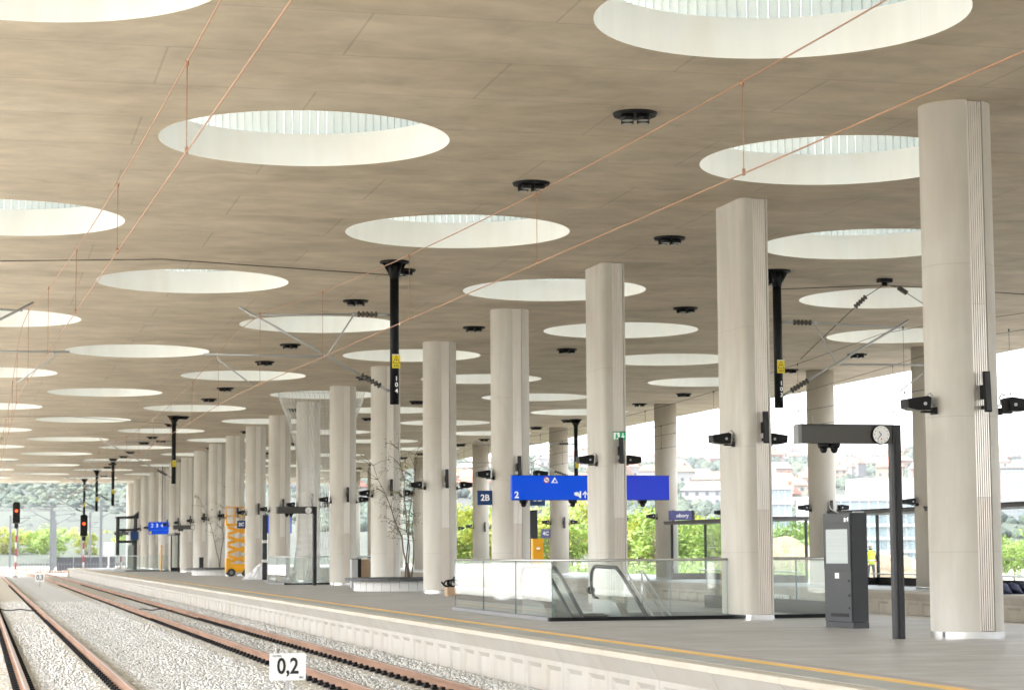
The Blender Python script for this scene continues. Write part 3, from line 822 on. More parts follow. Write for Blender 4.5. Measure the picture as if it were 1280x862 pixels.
for k, y in enumerate((51.5, 112.6, 164.3)):
    drop_post('overhead-line post at the left edge with its steel arm reaching right, %s from the camera' % nth(k + 1), -2.6, y, 1, 0.95)

def wire_pair(label, P, y0, y1, sup, zlow, cm_='copper', r=.013):
    """contact wire + sagging messenger wire + droppers; P(y) -> x; sup = support positions"""
    t = thing('overhead_wire', label, 'overhead wire', (0, 0, 0), group='overhead wires')
    ys = [y0 + (y1 - y0) * k / 60 for k in range(61)]
    def zm(y):
        a = max([s for s in sup if s <= y]); b = min([s for s in sup if s > y]); m_ = (a + b) / 2; h = (b - a) / 2
        return zlow + (7.13 - zlow) * ((y - m_) / h) ** 2
    b = MB(); b.tube([(P(y), y, 5.4) for y in ys], r, 6, caps=False); b.build('contact_wire', M[cm_], t)
    b = MB(); b.tube([(P(y), y, zm(y)) for y in ys], r, 6, caps=False); b.build('messenger_wire', M[cm_], t)
    y = y0 + 1.5
    while y < min(y1, 150):
        b = MB(); b.tube([(P(y), y, 5.4), (P(y), y, zm(y))], .005, 4); b.tube([(P(y), y, zm(y) - .04), (P(y), y, zm(y) + .02)], .02, 6); b.tube([(P(y), y, 5.38), (P(y), y, 5.45)], .018, 6)
        b.build('dropper', M[cm_], t); y += 7.4
    return t
SUP = [-2, 51.5, 112.6, 164.3, 209, 260]
wire_pair('copper overhead wires crossing the ceiling above the platform track', lambda y: max(6.3, 8.15 - .047 * (y - 15.5)), 5, 215, SUP, 6.38, 'copper', .0085)
wire_pair('copper overhead wires above the left track', lambda y: max(.95, 2.15 - .03 * (y - 15.2)), 5, 215, SUP, 6.30, 'copper', .0085)
wire_pair('thin dark overhead wires beyond the columns above the trench', lambda y: 23.2, 20, 215, SUP, 6.3, 'wire', .007)
wire_pair('thin dark overhead wires next to the second platform', lambda y: 26.2, 20, 215, SUP, 6.3, 'wire', .007)
# ceiling anchor with two insulated stays
t = thing('wire_anchor', 'black ceiling anchor with two insulated stay wires spreading down, right of the hanging post', 'wire anchor', (23.25, 52.3, ZC))
b = MB(); b.box(-.18, .18, -.12, .12, -.10, 0); b.tube([(0, 0, -.1), (0, 0, -.2)], .08, 10); b.build('anchor_plate', M['black'], t)
for s, ex, ez in ((-1, -2.3, -2.15), (1, 1.9, -1.0)):
    d = Vector((ex, .3, ez)); b = MB(); b.tube([(0, 0, -.15), tuple(d * .22)], .012, 6); insulator(b, d * .22, d * .36, .07, 5, 1); b.tube([tuple(d * .36), tuple(d)], .010, 6)
    b.build('stay', [M['wire'], M['insulator']], t)
# thin feeder cables strung just below the roof
def feeder(label, pts):
    b = MB(); b.tube(pts, .012, 5, caps=False); o = b.build('feeder_cable', M['wire'])
    props(o, label, 'cable', 'feeder cables under the roof')
feeder('thin dark cable strung across below the roof towards the first hanging post', [(-4, 53.6, 8.40), (4.25, 51.8, 8.47), (9.8, 51.6, 8.2)])
feeder('thin dark cable strung below the roof right of the flat-sided column', [(19.9, 51.3, 8.05), (23.25, 52.3, 8.36), (33, 53, 8.1)])
feeder('thin dark cable strung across below the roof, second from the camera', [(-4, 112.6, 8.35), (4.5, 112.6, 8.46), (9.8, 112.6, 8.1)])

# ================================================================== platform furniture
def clock_gantry(label, x, y):
    t = thing('clock_gantry', label, 'clock sign', (x, y, 0), group='clock gantries on the first platform')
    b = MB(); b.prism([(-.085, -.06), (-.055, -.085), (.055, -.085), (.085, -.06), (.085, .06), (.055, .085), (-.055, .085), (-.085, .06)], 0, 3.35)
    b.box(-.02, .02, -.095, -.086, .0, 3.3); b.build('post', M['anthracite2'], t)
    b = MB(); b.box(-1.60, -.088, -.10, .10, 3.055, 3.335); b.build('beam', M['beam_grey'], t)
    b = MB(); b.box(-1.66, -1.603, -.102, .102, 3.05, 3.34); b.build('end_cap', M['grey_panel'], t)
    b = MB(); b.box(-1.63, -.09, -.104, .104, 3.341, 3.352); b.build('top_strip', M['anthracite2'], t)
    c = MB(); c.tube([(-.29, -.101, 3.19), (-.29, -.155, 3.19)], .155, 28); c = c.build('clock', M['black'], t)
    b = MB(); b.tube([(-.29, -.1555, 3.19), (-.29, -.160, 3.19)], .14, 28); b.build('dial', M['white'], c)
    b = MB()
    for k in range(12):
        a = k * pi / 6; b.box(-.29 + .115 * sin(a) - .006, -.29 + .115 * sin(a) + .006, -.1625, -.1605, 3.19 + .115 * cos(a) - .006, 3.19 + .115 * cos(a) + .006)
    b.build('hour_marks', M['ink'], c)
    for a, L, w in ((RAD(-40), .07, .008), (RAD(222), .105, .006)):
        b = MB(); dx, dz = sin(a), cos(a); px, pz = -dz * w, dx * w
        b.add([(-.29 + px, -.164, 3.19 + pz), (-.29 - px, -.164, 3.19 - pz), (-.29 + dx * L - px * .5, -.164, 3.19 + dz * L - pz * .5), (-.29 + dx * L + px * .5, -.164, 3.19 + dz * L + pz * .5)], [(0, 1, 2, 3)]); b.build('hand', M['navy'], c)
    b = MB(); b.disc((-.29, -.1628, 3.12), .012, n=10); b.build('emblem', M['red'], c)
    for x_ in (-1.20, -1.02):
        b = MB(); b.tube([(x_, 0, 3.055), (x_, 0, 2.98)], [.10, .08], 14); cc = b.build('camera_base', M['black'], t)
        b = MB(); b.tube([(x_, 0, 2.98), (x_, 0, 2.94), (x_, 0, 2.905)], [.06, .055, .03], 14); b.build('dome', M['black_soft'], cc)
    for x_ in (-1.55, -1.38, -.02):
        b = MB(); b.tube([(x_, 0, 3.35), (x_, 0, 3.5)], .006, 5); b.build('bird_spike', M['galv'], t)
    return t
clock_gantry('dark grey clock gantry with cameras under its arm, nearest, beside the information kiosk', 14.05, 31.37)
clock_gantry('dark grey clock gantry beside the steel net funnel', 14.0, 91.2)
clock_gantry('dark grey clock gantry beside the far planter bench and shelter', 14.9, 151.3)
clock_gantry('small dark clock gantry at the far glass lift shaft', 13.6, 196)

# information kiosk
t = thing('information_kiosk', 'anthracite information kiosk with a grey screen, between the two nearest columns', 'kiosk', (15.13, 35.72, 0), .14)
b = MB(); b.box(0, .32, 0, .94, .11, 2.05); b.build('cabinet', M['anthracite2'], t)
b = MB(); b.box(-.005, .32, -.01, .95, 0, .105); b.build('plinth', M['anthracite'], t)
b = MB(); b.box(-.022, -.002, .01, .93, .115, 1.03); dr = b.build('door', M['anthracite'], t)
b = MB(); b.box(-.03, -.0225, .12, .72, .20, .26); b.build('vent_slot', M['black'], dr)
for z in (.84, .58, .36):
    b = MB(); b.tube([(-.022, .08, z), (-.034, .08, z)], .018, 10); b.build('lock', M['black'], dr)
b = MB(); b.box(-.026, -.0225, .42, .56, .88, .98); b.build('sticker', M['white'], dr)
b = MB(); b.box(-.03, -.002, .01, .93, 1.036, 1.86); fr = b.build('screen_frame', M['anthracite'], t)
b = MB(); b.box(-.034, -.0305, .09, .84, 1.15, 1.76); b.build('screen', M['screen'], fr)
b = MB(); b.box(-.03, -.002, .01, .93, 1.866, 2.045); hd = b.build('header', M['anthracite'], t)
b = MB(); b.tube([(-.034, .17, 1.985), (-.034, .17, 1.986)], .02, 8)
b.box(-.034, -.0305, .14, .20, 1.89, 1.96); b.box(-.034, -.0305, .05, .075, 1.90, 1.975); b.box(-.034, -.0305, .08, .11, 1.93, 1.955); b.box(-.034, -.0305, .08, .09, 1.89, 1.93)
b.build('pictogram', M['letter'], hd)
b = MB(); b.box(.1, .3, .05, .12, 2.05, 2.075); b.tube([(.2, .75, 2.05), (.12, .9, 2.13), (.1, .92, 2.2)], .012, 6); b.build('cable_gland', M['galv'], t)

# escalator enclosure: glass balustrade on a dark kerb
def enclosure(name, label, x0, x1, y0, y1, gap=None, left_n=4, front_n=4, h=1.2, group=None):
    t = thing(name, label, 'glass balustrade', (x0, y0, 0), group=group)
    W, D = x1 - x0, y1 - y0
    k = MB(); k.box(-.06, W, -.06, .09, 0.001, .075); k.build('front_kerb', M['black_soft'], t)
    k = MB(); k.box(-.06, .09, .092, D, 0.001, .075); k.build('side_kerb', M['grey_panel'], t)
    k = MB(); k.box(W - .09, W + .06, .092, D, 0.001, .30); k.build('far_kerb', M['beam_grey'], t)
    def pane(p, q):
        d = (Vector(q) - Vector(p)).normalized(); nrm = Vector((-d.y, d.x, 0)) * .009
        b = MB()
        pts = [Vector(p) - nrm, Vector(q) - nrm, Vector(q) + nrm, Vector(p) + nrm]
        v = [(a.x, a.y, z) for z in (.075, h) for a in pts]
        b.add(v, [(0, 1, 5, 4), (2, 3, 7, 6)], 0); b.add(v, [(1, 2, 6, 5), (3, 0, 4, 7), (4, 5, 6, 7)], 1)
        return b.build('glass_pane', [M['glass'], M['glass_edge']], t)
    segs = [(0, W)] if not gap else [(0, gap[0]), (gap[1], W)]
    tot = sum(b_ - a_ for a_, b_ in segs)
    for a_, b_ in segs:
        nn = max(1, round(front_n * (b_ - a_) / tot)); w = (b_ - a_) / nn
        for i in range(nn): pane((a_ + w * i + .012, 0.02, 0), (a_ + w * (i + 1) - .012, 0.02, 0))
        r = MB(); r.tube([(a_, .02, h + .012), (b_, .02, h + .012)], .024, 8); r.build('top_rail', M['steel'], t)
    w = D / left_n
    for i in range(left_n):
        pane((.02, w * i + .03, 0), (.02, w * (i + 1) - .012, 0)); pane((W - .02, w * i + .03, 0), (W - .02, w * (i + 1) - .012, 0))
    for x in (.02, W - .02):
        r = MB(); r.tube([(x, .0, h + .012), (x, D, h + .012)], .024, 8); r.build('top_rail', M['steel'], t)
    return t
EX0, EX1, EY0, EY1 = 11.2, 17.65, 41.75, 50.8
enclosure('glass_balustrade', 'frameless glass balustrade around the escalator opening on the platform', EX0, EX1, EY0, EY1, gap=(COLX - .31 - EX0, COLX + .31 - EX0), left_n=3)
enclosure('glass_balustrade', 'low glass balustrade around the foot of the steel net funnel', 13.1, 17.3, 93.6, 99.6, left_n=2)
enclosure('glass_balustrade', 'far glass balustrade with red tape beside the distant lift shaft', 11.4, 17.2, 172, 186, left_n=4)

def balustrade(parent, x, yn, yf, slope, w=.06):
    """escalator side: newel at y = yn, level to yf, then descending towards -y"""
    # outline of the glass in (y, z)
    r = .36; zt = 1.05
    out = []
    for k in range(13):                      # newel arc at the far end
        a = pi / 2 - k * pi / 12; out.append((yn - r + r * cos(a) * 1.0, zt - r + r * sin(a)))
    out = [(p[0], p[1]) for p in out]
    top = [(yf - 3.2, zt - 3.0 * slope), (yf - .5, zt - .42 * slope), (yf, zt - .02)]
    low = [(yn - .36, zt - 2 * r), (yf + .2, zt - .74), (yf - .4, zt - .86 - .1 * slope), (yf - 3.2, zt - .85 - 3.0 * slope)]
    poly = top + out + low
    g_ = MB(); g_.prism(poly, x - .008, x + .008, axis='x'); gp = g_.build('side_glass', M['glass_thin'], parent)
    pth = [(x, a, b_) for a, b_ in top] + [(x, a, b_) for a, b_ in out] + [(x, yn - .5, zt - 2 * r - .02)]
    hr = MB(); hr.tube(pth, .042, 8); hr.build('handrail', M['handrail'], parent)
    dk = MB()
    dk.prism([(yn - .4, .0), (yn - .4, .32), (yf + .2, .30), (yf - .2, .26), (yf - 3.2, .20 - 3.0 * slope), (yf - 3.2, -.6 - 3.0 * slope), (yf, -.3)], x - .09, x + .09, axis='x')
    dk.build('deck', M['steel'], parent)
t = thing('escalator', 'steel escalator with glass sides and black handrails, descending inside the balustrade', 'escalator', (0, 0, 0))
SL = .50
for x in (12.32, 13.72): balustrade(t, x, 47.6, 45.6, SL)
b = MB(); b.box(12.42, 13.62, 46.3, 47.9, .003, .02); b.build('landing_plate', M['steel'], t)
for k in range(11):
    b = MB(); b.box(12.45, 13.60, 45.9 - .4 * k, 46.3 - .4 * k, -.02 - .2 * k - .2, -.02 - .2 * k); s_ = b.build('step', M['anthracite'], t)
    b = MB(); b.box(12.45, 13.60, 45.9 - .4 * k, 45.94 - .4 * k, -.0195 - .2 * k, -.016 - .2 * k); b.build('step_edge', M['sign_yellow'], s_)
b = MB(); b.tube([(13.72, 47.72, .5), (13.72, 47.60, .5)], .09, 12); b.build('control_box', M['black'], t)
t = thing('escalator', 'left neighbouring escalator, only its slim glass side and handrail showing behind the corner pane', 'escalator', (0, 0, 0))
balustrade(t, 12.02, 47.4, 45.4, SL)
b = MB(); b.box(11.62, 11.93, 46.3, 47.6, .003, .02); b.build('landing_plate', M['steel'], t)
t = thing('staircase', 'stone stairs going down beside the escalator with thin steel handrails', 'stairs', (0, 0, 0))
for k in range(14):
    b = MB(); b.box(14.2, 17.3, 46.5 - .32 * k, 46.86 - .32 * k, -.17 * (k + 1) - .4, -.17 * (k + 1)); b.build('step', M['paving_edge'], t)
for x in (14.35, 14.75):
    b = MB()
    b.tube([(x, 47.2, .92), (x, 46.9, .92), (x, 43.0, -.95)], .022, 8); b.tube([(x, 47.0, .72), (x, 43.0, -1.2)], .018, 8); b.tube([(x, 47.0, 0), (x, 47.0, .92)], .02, 8); b.build('handrail', M['steel'], t)

# steel net funnel hanging from a skylight
NX, NY = 15.1, 96.4
t = thing('net_funnel', 'translucent steel net funnel hanging from a skylight down to the platform', 'net sculpture', (NX, NY, 0))
b = MB(); NS = 54
def fr_(z): 
    zz = z / ZC
    return 1.02 + 1.0 * max(0, (zz - .55) / .45) ** 1.8 + .35 * max(0, (.35 - zz) / .35) ** 1.5
for s in (-1, 1):
    for k in range(NS):
        pts = []
        for q in range(15):
            z = .02 + (ZC + .3 - .02) * q / 14; a = 2 * pi * k / NS + s * .9 * q / 14
            pts.append((fr_(min(z, ZC)) * cos(a), fr_(min(z, ZC)) * sin(a), z))
        b.tube(pts, .0075, 3, caps=False, smooth=False)
props(b.build('net', M['mesh_wire'], t), kind='stuff')
for z in (.05, ZC + .25):
    b = MB(); rr = fr_(min(z, ZC)); b.tube([(rr * cos(2 * pi * k / 36), rr * sin(2 * pi * k / 36), z) for k in range(37)], .03, 6, caps=False); b.build('ring', M['steel'], t)

# planters: round bench ring around a tree
def planter(label, x, y, r=2.0):
    t = thing('planter_bench', label, 'planter', (x, y, 0), group='round planter benches')
    n = 32
    for k in range(n):
        a0, a1 = 2 * pi * k / n + .004, 2 * pi * (k + 1) / n - .004
        b = MB(); b.prism([((r - .32) * cos(a0), (r - .32) * sin(a0)), ((r - .32) * cos(a1), (r - .32) * sin(a1)), ((r - .40) * cos(a1), (r - .40) * sin(a1)), ((r - .40) * cos(a0), (r - .40) * sin(a0))], .0, .36)
        b.build('base_panel', M['offwhite'], t)
    n = 16
    for k in range(n):
        a0, a1 = 2 * pi * k / n + .002, 2 * pi * (k + 1) / n - .002; am = (a0 + a1) / 2
        b = MB(); b.prism([(r * cos(a0), r * sin(a0)), (r * cos(am), r * sin(am)), (r * cos(a1), r * sin(a1)), ((r - .55) * cos(a1), (r - .55) * sin(a1)), ((r - .55) * cos(am), (r - .55) * sin(am)), ((r - .55) * cos(a0), (r - .55) * sin(a0))], .362, .47)
        b.build('seat_segment', M['wood_seat'], t)
    b = MB(); b.tube([(0, 0, .1), (0, 0, .40)], r - .56, 28); b.build('soil', M['soil'], t)
    return t
planter('round bench planter with dark seat ring, nearer, holding the thin multi-stem tree', 15.0, 77.3)
planter('round bench planter with dark seat ring, further away beside the yellow lift', 14.9, 137.2)
def sparse_tree(label, x, y, h, stems, seed, lean):
    rd = random.Random(seed)
    t = thing('young_tree', label, 'tree', (x, y, .38), group='young trees in the planters')
    st_ = MB(); lf = MB()
    tips = []
    for s in range(stems):
        a = rd.uniform(0, 2 * pi); o = rd.uniform(.05, .28); dx = (s / max(1, stems - 1) - .5) * 1.2
        p = [Vector((o * cos(a), o * sin(a), 0))]
        hh = h * rd.uniform(.8, 1.05)
        for q in range(1, 9):
            p.append(p[0] + Vector((dx * (q / 8) ** 1.3 + rd.uniform(-.06, .06) + lean * (q / 8) ** 2 * (1 if s == 0 else .2), rd.uniform(-.08, .08) + .3 * (q / 8) * sin(a), hh * q / 8)))
        st_.tube(p, [.035 * (1 - .1 * q) for q in range(9)], 6)
        for q in range(3, 9):
            for _ in range(3):
                d = Vector((rd.uniform(-1, 1) + lean * .8, rd.uniform(-1, 1), rd.uniform(.1, .9))).normalized(); L = rd.uniform(.35, .95)
                e = p[q] + d * L; st_.tube([p[q], p[q] + d * L * .5 + Vector((0, 0, .05)), e], [.011, .008, .004], 4)
                tips += [p[q] + d * L * f for f in (.5, .7, .85, 1)]
    for tp in tips:
        for _ in range(3 if tp.z < h * .75 else 2):
            c = tp + Vector((rd.gauss(0, .10), rd.gauss(0, .10), rd.gauss(0, .08))); u = Vector((rd.gauss(0, 1), rd.gauss(0, 1), rd.gauss(0, 1))).normalized() * rd.uniform(.025, .055); w = u.orthogonal().normalized() * rd.uniform(.015, .03)
            lf.add([c - u, c + w, c + u, c - w], [(0, 1, 2, 3)])
    st_.build('trunk', M['bark'], t); lf.build('crown', M['leaf_s'], t, fix=False)
sparse_tree('thin multi-stem tree with sparse leaves in the nearer round planter', 15.35, 77.3, 4.7, 4, 3, -.7)
sparse_tree('small sparse tree in the far planter beside the yellow scissor lift', 14.95, 137.2, 5.4, 2, 8, -.6)

# signs
def flat_poly(name, pts, y, mt, parent, x0=0, z0=0):
    b = MB(); b.prism([(x0 + p[0], z0 + p[1]) for p in pts], y - .003, y, axis='y'); return b.build(name, mt, parent)
SY = 55.0
t = thing('direction_sign', 'long bright blue two-wing direction sign reading 2 with pictograms on a slim post', 'sign', (15.86, SY, 0))
b = MB(); b.box(-.055, .055, -.055, .055, 0, 3.40); b.build('post', M['anthracite2'], t)
b = MB(); b.box(-.07, .07, -.07, .07, 1.0, 1.2); b.build('collar', M['galv'], t)
lw = MB(); lw.box(-2.18, -.06, -.09, .09, 2.755, 3.385); lw = lw.build('left_panel', M['blue'], t)
rw = MB(); rw.box(.06, 2.17, -.09, .09, 2.755, 3.385); rw = rw.build('right_panel', M['blue2'], t)
for a_, b_ in ((-2.19, -.058), (.058, 2.18)):
    b = MB(); b.box(a_, b_, -.095, .095, 3.386, 3.40); b.box(a_, b_, -.095, .095, 2.74, 2.754); b.build('trim', M['navy'], t)
text_obj('2', .24, M['letter'], lw, (-2.06, -.094, 2.875), bold=.008)
b = MB(); b.disc((-1.24, -.093, 3.275), .085, n=24); b.build('pictogram_ring', M['red'], lw)
b = MB(); b.disc((-1.24, -.096, 3.275), .066, n=24); b.build('pictogram_disc', M['letter'], lw)
b = MB(); b.add([(-1.29, -.099, 3.315), (-1.278, -.099, 3.325), (-1.19, -.099, 3.235), (-1.202, -.099, 3.225)], [(0, 1, 2, 3)]); b.box(-1.28, -1.20, -.0985, -.0965, 3.265, 3.28); b.build('pictogram_bar', M['ink'], lw)
flat_poly('pictogram_triangle', [(-.095, 0), (.095, 0), (0, .16)], -.0925, M['letter'], lw, -1.02, 3.195)
flat_poly('pictogram_arm', [(-.045, .025), (.05, .025), (.05, .05), (.0, .095), (-.012, .06)], -.0965, M['blue'], lw, -1.02, 3.195)
b = MB()
for pts in ([(-.49, 2.93), (-.43, 2.96), (-.36, 2.95), (-.36, 2.90), (-.42, 2.85), (-.47, 2.87)], [(-.35, 2.80), (-.29, 2.80), (-.29, 2.98), (-.335, 2.98), (-.335, 2.92), (-.38, 2.90), (-.40, 2.84), (-.35, 2.84)]):
    b.prism(pts, -.0955, -.0925, axis='y')
b.build('pictogram_escalator', M['letter'], lw)
b = MB()
b.prism([(-.195, 2.80), (-.165, 2.80), (-.165, 2.93), (-.195, 2.93)], -.0955, -.0925, axis='y')
b.prism([(-.18, 2.985), (-.10, 2.895), (-.125, 2.875), (-.18, 2.94), (-.235, 2.875), (-.26, 2.895)], -.0958, -.0928, axis='y')
b.build('pictogram_arrow', M['letter'], lw)
for nm, x in (('left_camera', -.5), ('right_camera', 1.45), ('middle_camera', -1.85)):
    b = MB(); b.tube([(x, 0, 2.74), (x, 0, 2.66)], [.12, .10], 14); cb = b.build('camera_base', M['black'], t)
    b = MB(); b.tube([(x, 0, 2.66), (x, 0, 2.60), (x, 0, 2.56)], [.075, .07, .03], 12); b.build('dome', M['black_soft'], cb)
def flag_sign(label, txt, x0, x1, y, z0, z1, mt='navy'):
    t = thing('platform_sign', label, 'sign', ((x0 + x1) / 2, y, z0), group='platform sector signs')
    w = (x1 - x0) / 2
    b = MB(); b.box(-w, w, -.05, .05, 0, z1 - z0); p = b.build('panel', M[mt], t)
    b = MB(); b.box(-w - .006, w + .006, -.045, .045, z1 - z0 + .0, z1 - z0 + .012); b.build('top_trim', M['anthracite'], t)
    text_obj(txt, (z1 - z0) * .62, M['letter'], p, (0, -.053, (z1 - z0) * .5), bold=.006)
y3 = COLY0 + 30
flag_sign('navy square sign reading 2B on the fourth column from the camera', '2B', 14.25, 14.70, y3, 2.76, 3.17)
flag_sign('navy square sign reading 3B partly hidden behind the blue sign', '3B', 15.85, 16.30, y3, 2.74, 3.15)
y9 = COLY0 + 90
flag_sign('navy square sign reading 2C beside the yellow scissor lift', '2C', COLX - 1.03, COLX - .56, y9, 2.78, 3.20)
flag_sign('pale violet sign reading 4C on the second platform', '4C', COL2X - 1.1, COL2X - .56, COL2Y[5], 2.15, 2.65, 'lilac')
# green exit sign on the column by the escalator
y2 = COLY0 + 20 - .80
t = thing('exit_sign', 'small green running-man exit sign with a down arrow on the flat-sided column', 'sign', (COLX + .09, y2, 4.12))
b = MB(); b.box(-.16, .16, -.05, .04, 0, .19); pn = b.build('panel', M['green_sign'], t)
b = MB(); b.box(-.155, .02 - .02, -.0525, -.0502, .01, .18); b.build('white_field', M['letter'], pn)
b = MB(); b.tube([(-.075, -.055, .155), (-.075, -.0545, .155)], .014, 8); b.prism([(-.10, .07), (-.06, .07), (-.055, .135), (-.10, .14)], -.0555, -.053, axis='y'); b.prism([(-.11, .02), (-.085, .02), (-.065, .07), (-.095, .07)], -.0556, -.0531, axis='y'); b.prism([(-.07, .07), (-.03, .03), (-.015, .045), (-.055, .09)], -.0557, -.0532, axis='y'); b.build('running_man', M['green_sign'], pn)
b = MB(); b.prism([(.07, .165), (.10, .165), (.10, .09), (.135, .09), (.085, .025), (.035, .09), (.07, .09)], -.0555, -.0505, axis='y'); b.build('arrow', M['letter'], pn)
b = MB(); b.box(-.17, .17, -.055, .04, .192, .205); b.build('top_rail', M['anthracite'], t)

# amber ticket validator and the dark portal behind the balustrade
t = thing('ticket_validator', 'amber yellow ticket validator pillar behind the glass balustrade', 'ticket machine', (14.95, 57.2, 0))
b = MB(); b.box(-.15, .15, -.11, .11, 1.08, 1.74); hd = b.build('head', M['amber'], t)
b = MB(); b.box(-.05, .05, -.114, -.1105, 1.45, 1.50); b.build('label', M['letter'], hd)
b = MB(); b.prism([(-.07, 1.38), (.07, 1.38), (.03, 1.43), (-.03, 1.43)], -.15, -.111, axis='y'); b.build('slot', M['yellow'], hd)
b = MB(); b.box(-.09, .09, -.07, .07, 0.02, 1.08); b.build('pillar', M['amber'], t)
b = MB(); b.box(-.16, .16, -.14, .14, 0, .018); b.build('base_plate', M['galv'], t)
t = thing('door_portal', 'dark grey metal portal frame standing behind the amber validator', 'frame', (16.2, 64.5, 0))
b = MB(); b.box(-.10, .06, -.2, .4, 0, 2.60); b.build('left_jamb', M['grey_panel'], t)
b = MB(); b.box(.36, .62, -.2, .4, 0, 2.60); b.build('right_jamb', M['anthracite'], t)
b = MB(); b.box(-.10, .62, -.2, .4, 2.602, 2.66); b.build('lintel', M['anthracite'], t)
b = MB(); b.tube([(.3, 0, 2.60), (.3, 0, 2.48)], [.10, .06], 12); b.build('dome_camera', M['black'], t)
# litter bin, carton
t = thing('litter_bin', 'tall grey and black litter bin behind the nearer planter', 'bin', (14.62, 84.5, 0))
b = MB(); b.box(-.19, .05, -.2, .2, .0, 1.12); b.build('body', M['galv'], t)
b = MB(); b.box(.052, .19, -.2, .2, .0, 1.12); b.build('door', M['black'], t)
b = MB(); b.box(-.20, .20, -.21, .21, 1.121, 1.15); b.build('lid', M['anthracite'], t)
t = thing('cardboard_box', 'stacked brown cardboard carton beside the litter bin', 'box', (15.05, 84.9, 0))
b = MB(); b.box(-.17, .17, -.2, .2, 0, .6); b.build('carton', M['card'], t); b = MB(); b.box(-.16, .18, -.19, .19, .602, 1.12); b.build('upper_carton', M['card'], t)
t = thing('litter_bin', 'slim dark bin beside the far planter', 'bin', (14.2, 141, 0))
b = MB(); b.box(-.14, .14, -.15, .15, 0, 1.1); b.build('body', M['anthracite'], t); b = MB(); b.box(-.15, .15, -.16, .16, 1.101, 1.13); b.build('lid', M['black'], t)

# scissor lift
def scissor(label, x, y):
    t = thing('scissor_lift', label, 'scissor lift', (x, y, 0))
    b = MB(); b.prism([(-.75, .25), (.75, .25), (.75, .75), (-.45, .75), (-.5, 1.1), (-.75, 1.1)], -.38, .38, axis='y'); ch = b.build('chassis', M['yellow'], t)
    b = MB(); b.box(-.40, .70, -.386, -.381, .40, .62); b.build('service_door', M['amber'], ch)
    for sx in (-.45, .48):
        for sy in (-1, 1):
            b = MB(); b.tube([(sx, sy * .30, .24), (sx, sy * .44, .24)], .24, 18); wh = b.build('wheel', M['rubber'], t)
            b = MB(); b.tube([(sx, sy * .441, .24), (sx, sy * .45, .24)], .11, 12); b.build('hub', M['grey_panel'], wh)
    z0, z1, n = .76, 3.0, 4
    dz = (z1 - z0) / n
    for k in range(n):
        for sy in (-.28, .28):
            for a, c in ((-.62, .62), (.62, -.62)):
                b = MB(); b.prism([(a, z0 + dz * k + .0), (c, z0 + dz * (k + 1) - .16), (c, z0 + dz * (k + 1)), (a, z0 + dz * k + .16)], sy - .03 + (.062 if a > 0 else 0), sy + .03 + (.062 if a > 0 else 0), axis='y'); b.build('scissor_arm', M['yellow'], t)
    b = MB(); b.box(-.78, .78, -.38, .38, z1, z1 + .14); b.box(-.78, -.70, -.38, .38, z1 + .14, z1 + .35); b.build('deck', M['amber'], t)
    rl = MB()
    for z in (z1 + .6, z1 + 1.12):
        rl.tube([(-.76, -.36, z), (.76, -.36, z), (.76, .36, z), (-.76, .36, z), (-.76, -.36, z)], .025, 6)
    for xx in (-.76, -.25, .25, .76):
        for sy in (-.36, .36): rl.tube([(xx, sy, z1 + .14), (xx, sy, z1 + 1.12)], .022, 6)
    rl.build('guard_rail', M['yellow'], t)
    b = MB(); b.box(.3, .55, -.42, -.30, z1 + .75, z1 + 1.0); b.build('control_panel', M['black'], t)
scissor('yellow scissor lift with raised platform parked between far columns', 15.15, 128.6)
# white sheeting heap
t = thing('sheeting_heap', 'crumpled heap of white plastic sheeting on the platform by the net funnel', 'plastic sheet', (14.6, 113, 0))
rd = random.Random(5); b = MB(); NU = 14
for i in range(NU + 1):
    for j in range(NU + 1):
        u, v = i / NU * 2 - 1, j / NU * 2 - 1; hh = max(0, 1 - (u * u + v * v)) ** .8
        b.v.append((u * 1.1, v * .7, .003 + hh * (.75 + .45 * u) * (0.75 + .5 * rd.random())))
for i in range(NU):
    for j in range(NU): b.f.append([i * (NU + 1) + j, (i + 1) * (NU + 1) + j, (i + 1) * (NU + 1) + j + 1, i * (NU + 1) + j + 1]); b.m.append(0); b.sm.append(False)
b.build('sheet', M['plastic'], t, fix=False)
# dark post with blue sign behind the tenth column (seen end on)
t = thing('direction_sign', 'narrow blue sign reading 2 on a dark post, seen between far columns', 'sign', (14.5, 111.5, 0))
b = MB(); b.box(-.12, .12, -.1, .1, 0, 3.35); b.build('post', M['anthracite'], t)
b = MB(); b.box(-.125, .125, -.105, .105, .9, 1.05); b.box(-.125, .125, -.105, .105, 1.9, 2.05); b.build('band', M['offwhite'], t)
b = MB(); b.box(.13, 1.4, -.08, .08, 2.4, 3.33); pn = b.build('panel', M['blue'], t)
text_obj('2', .5, M['letter'], pn, (.38, -.083, 2.65), bold=.01)
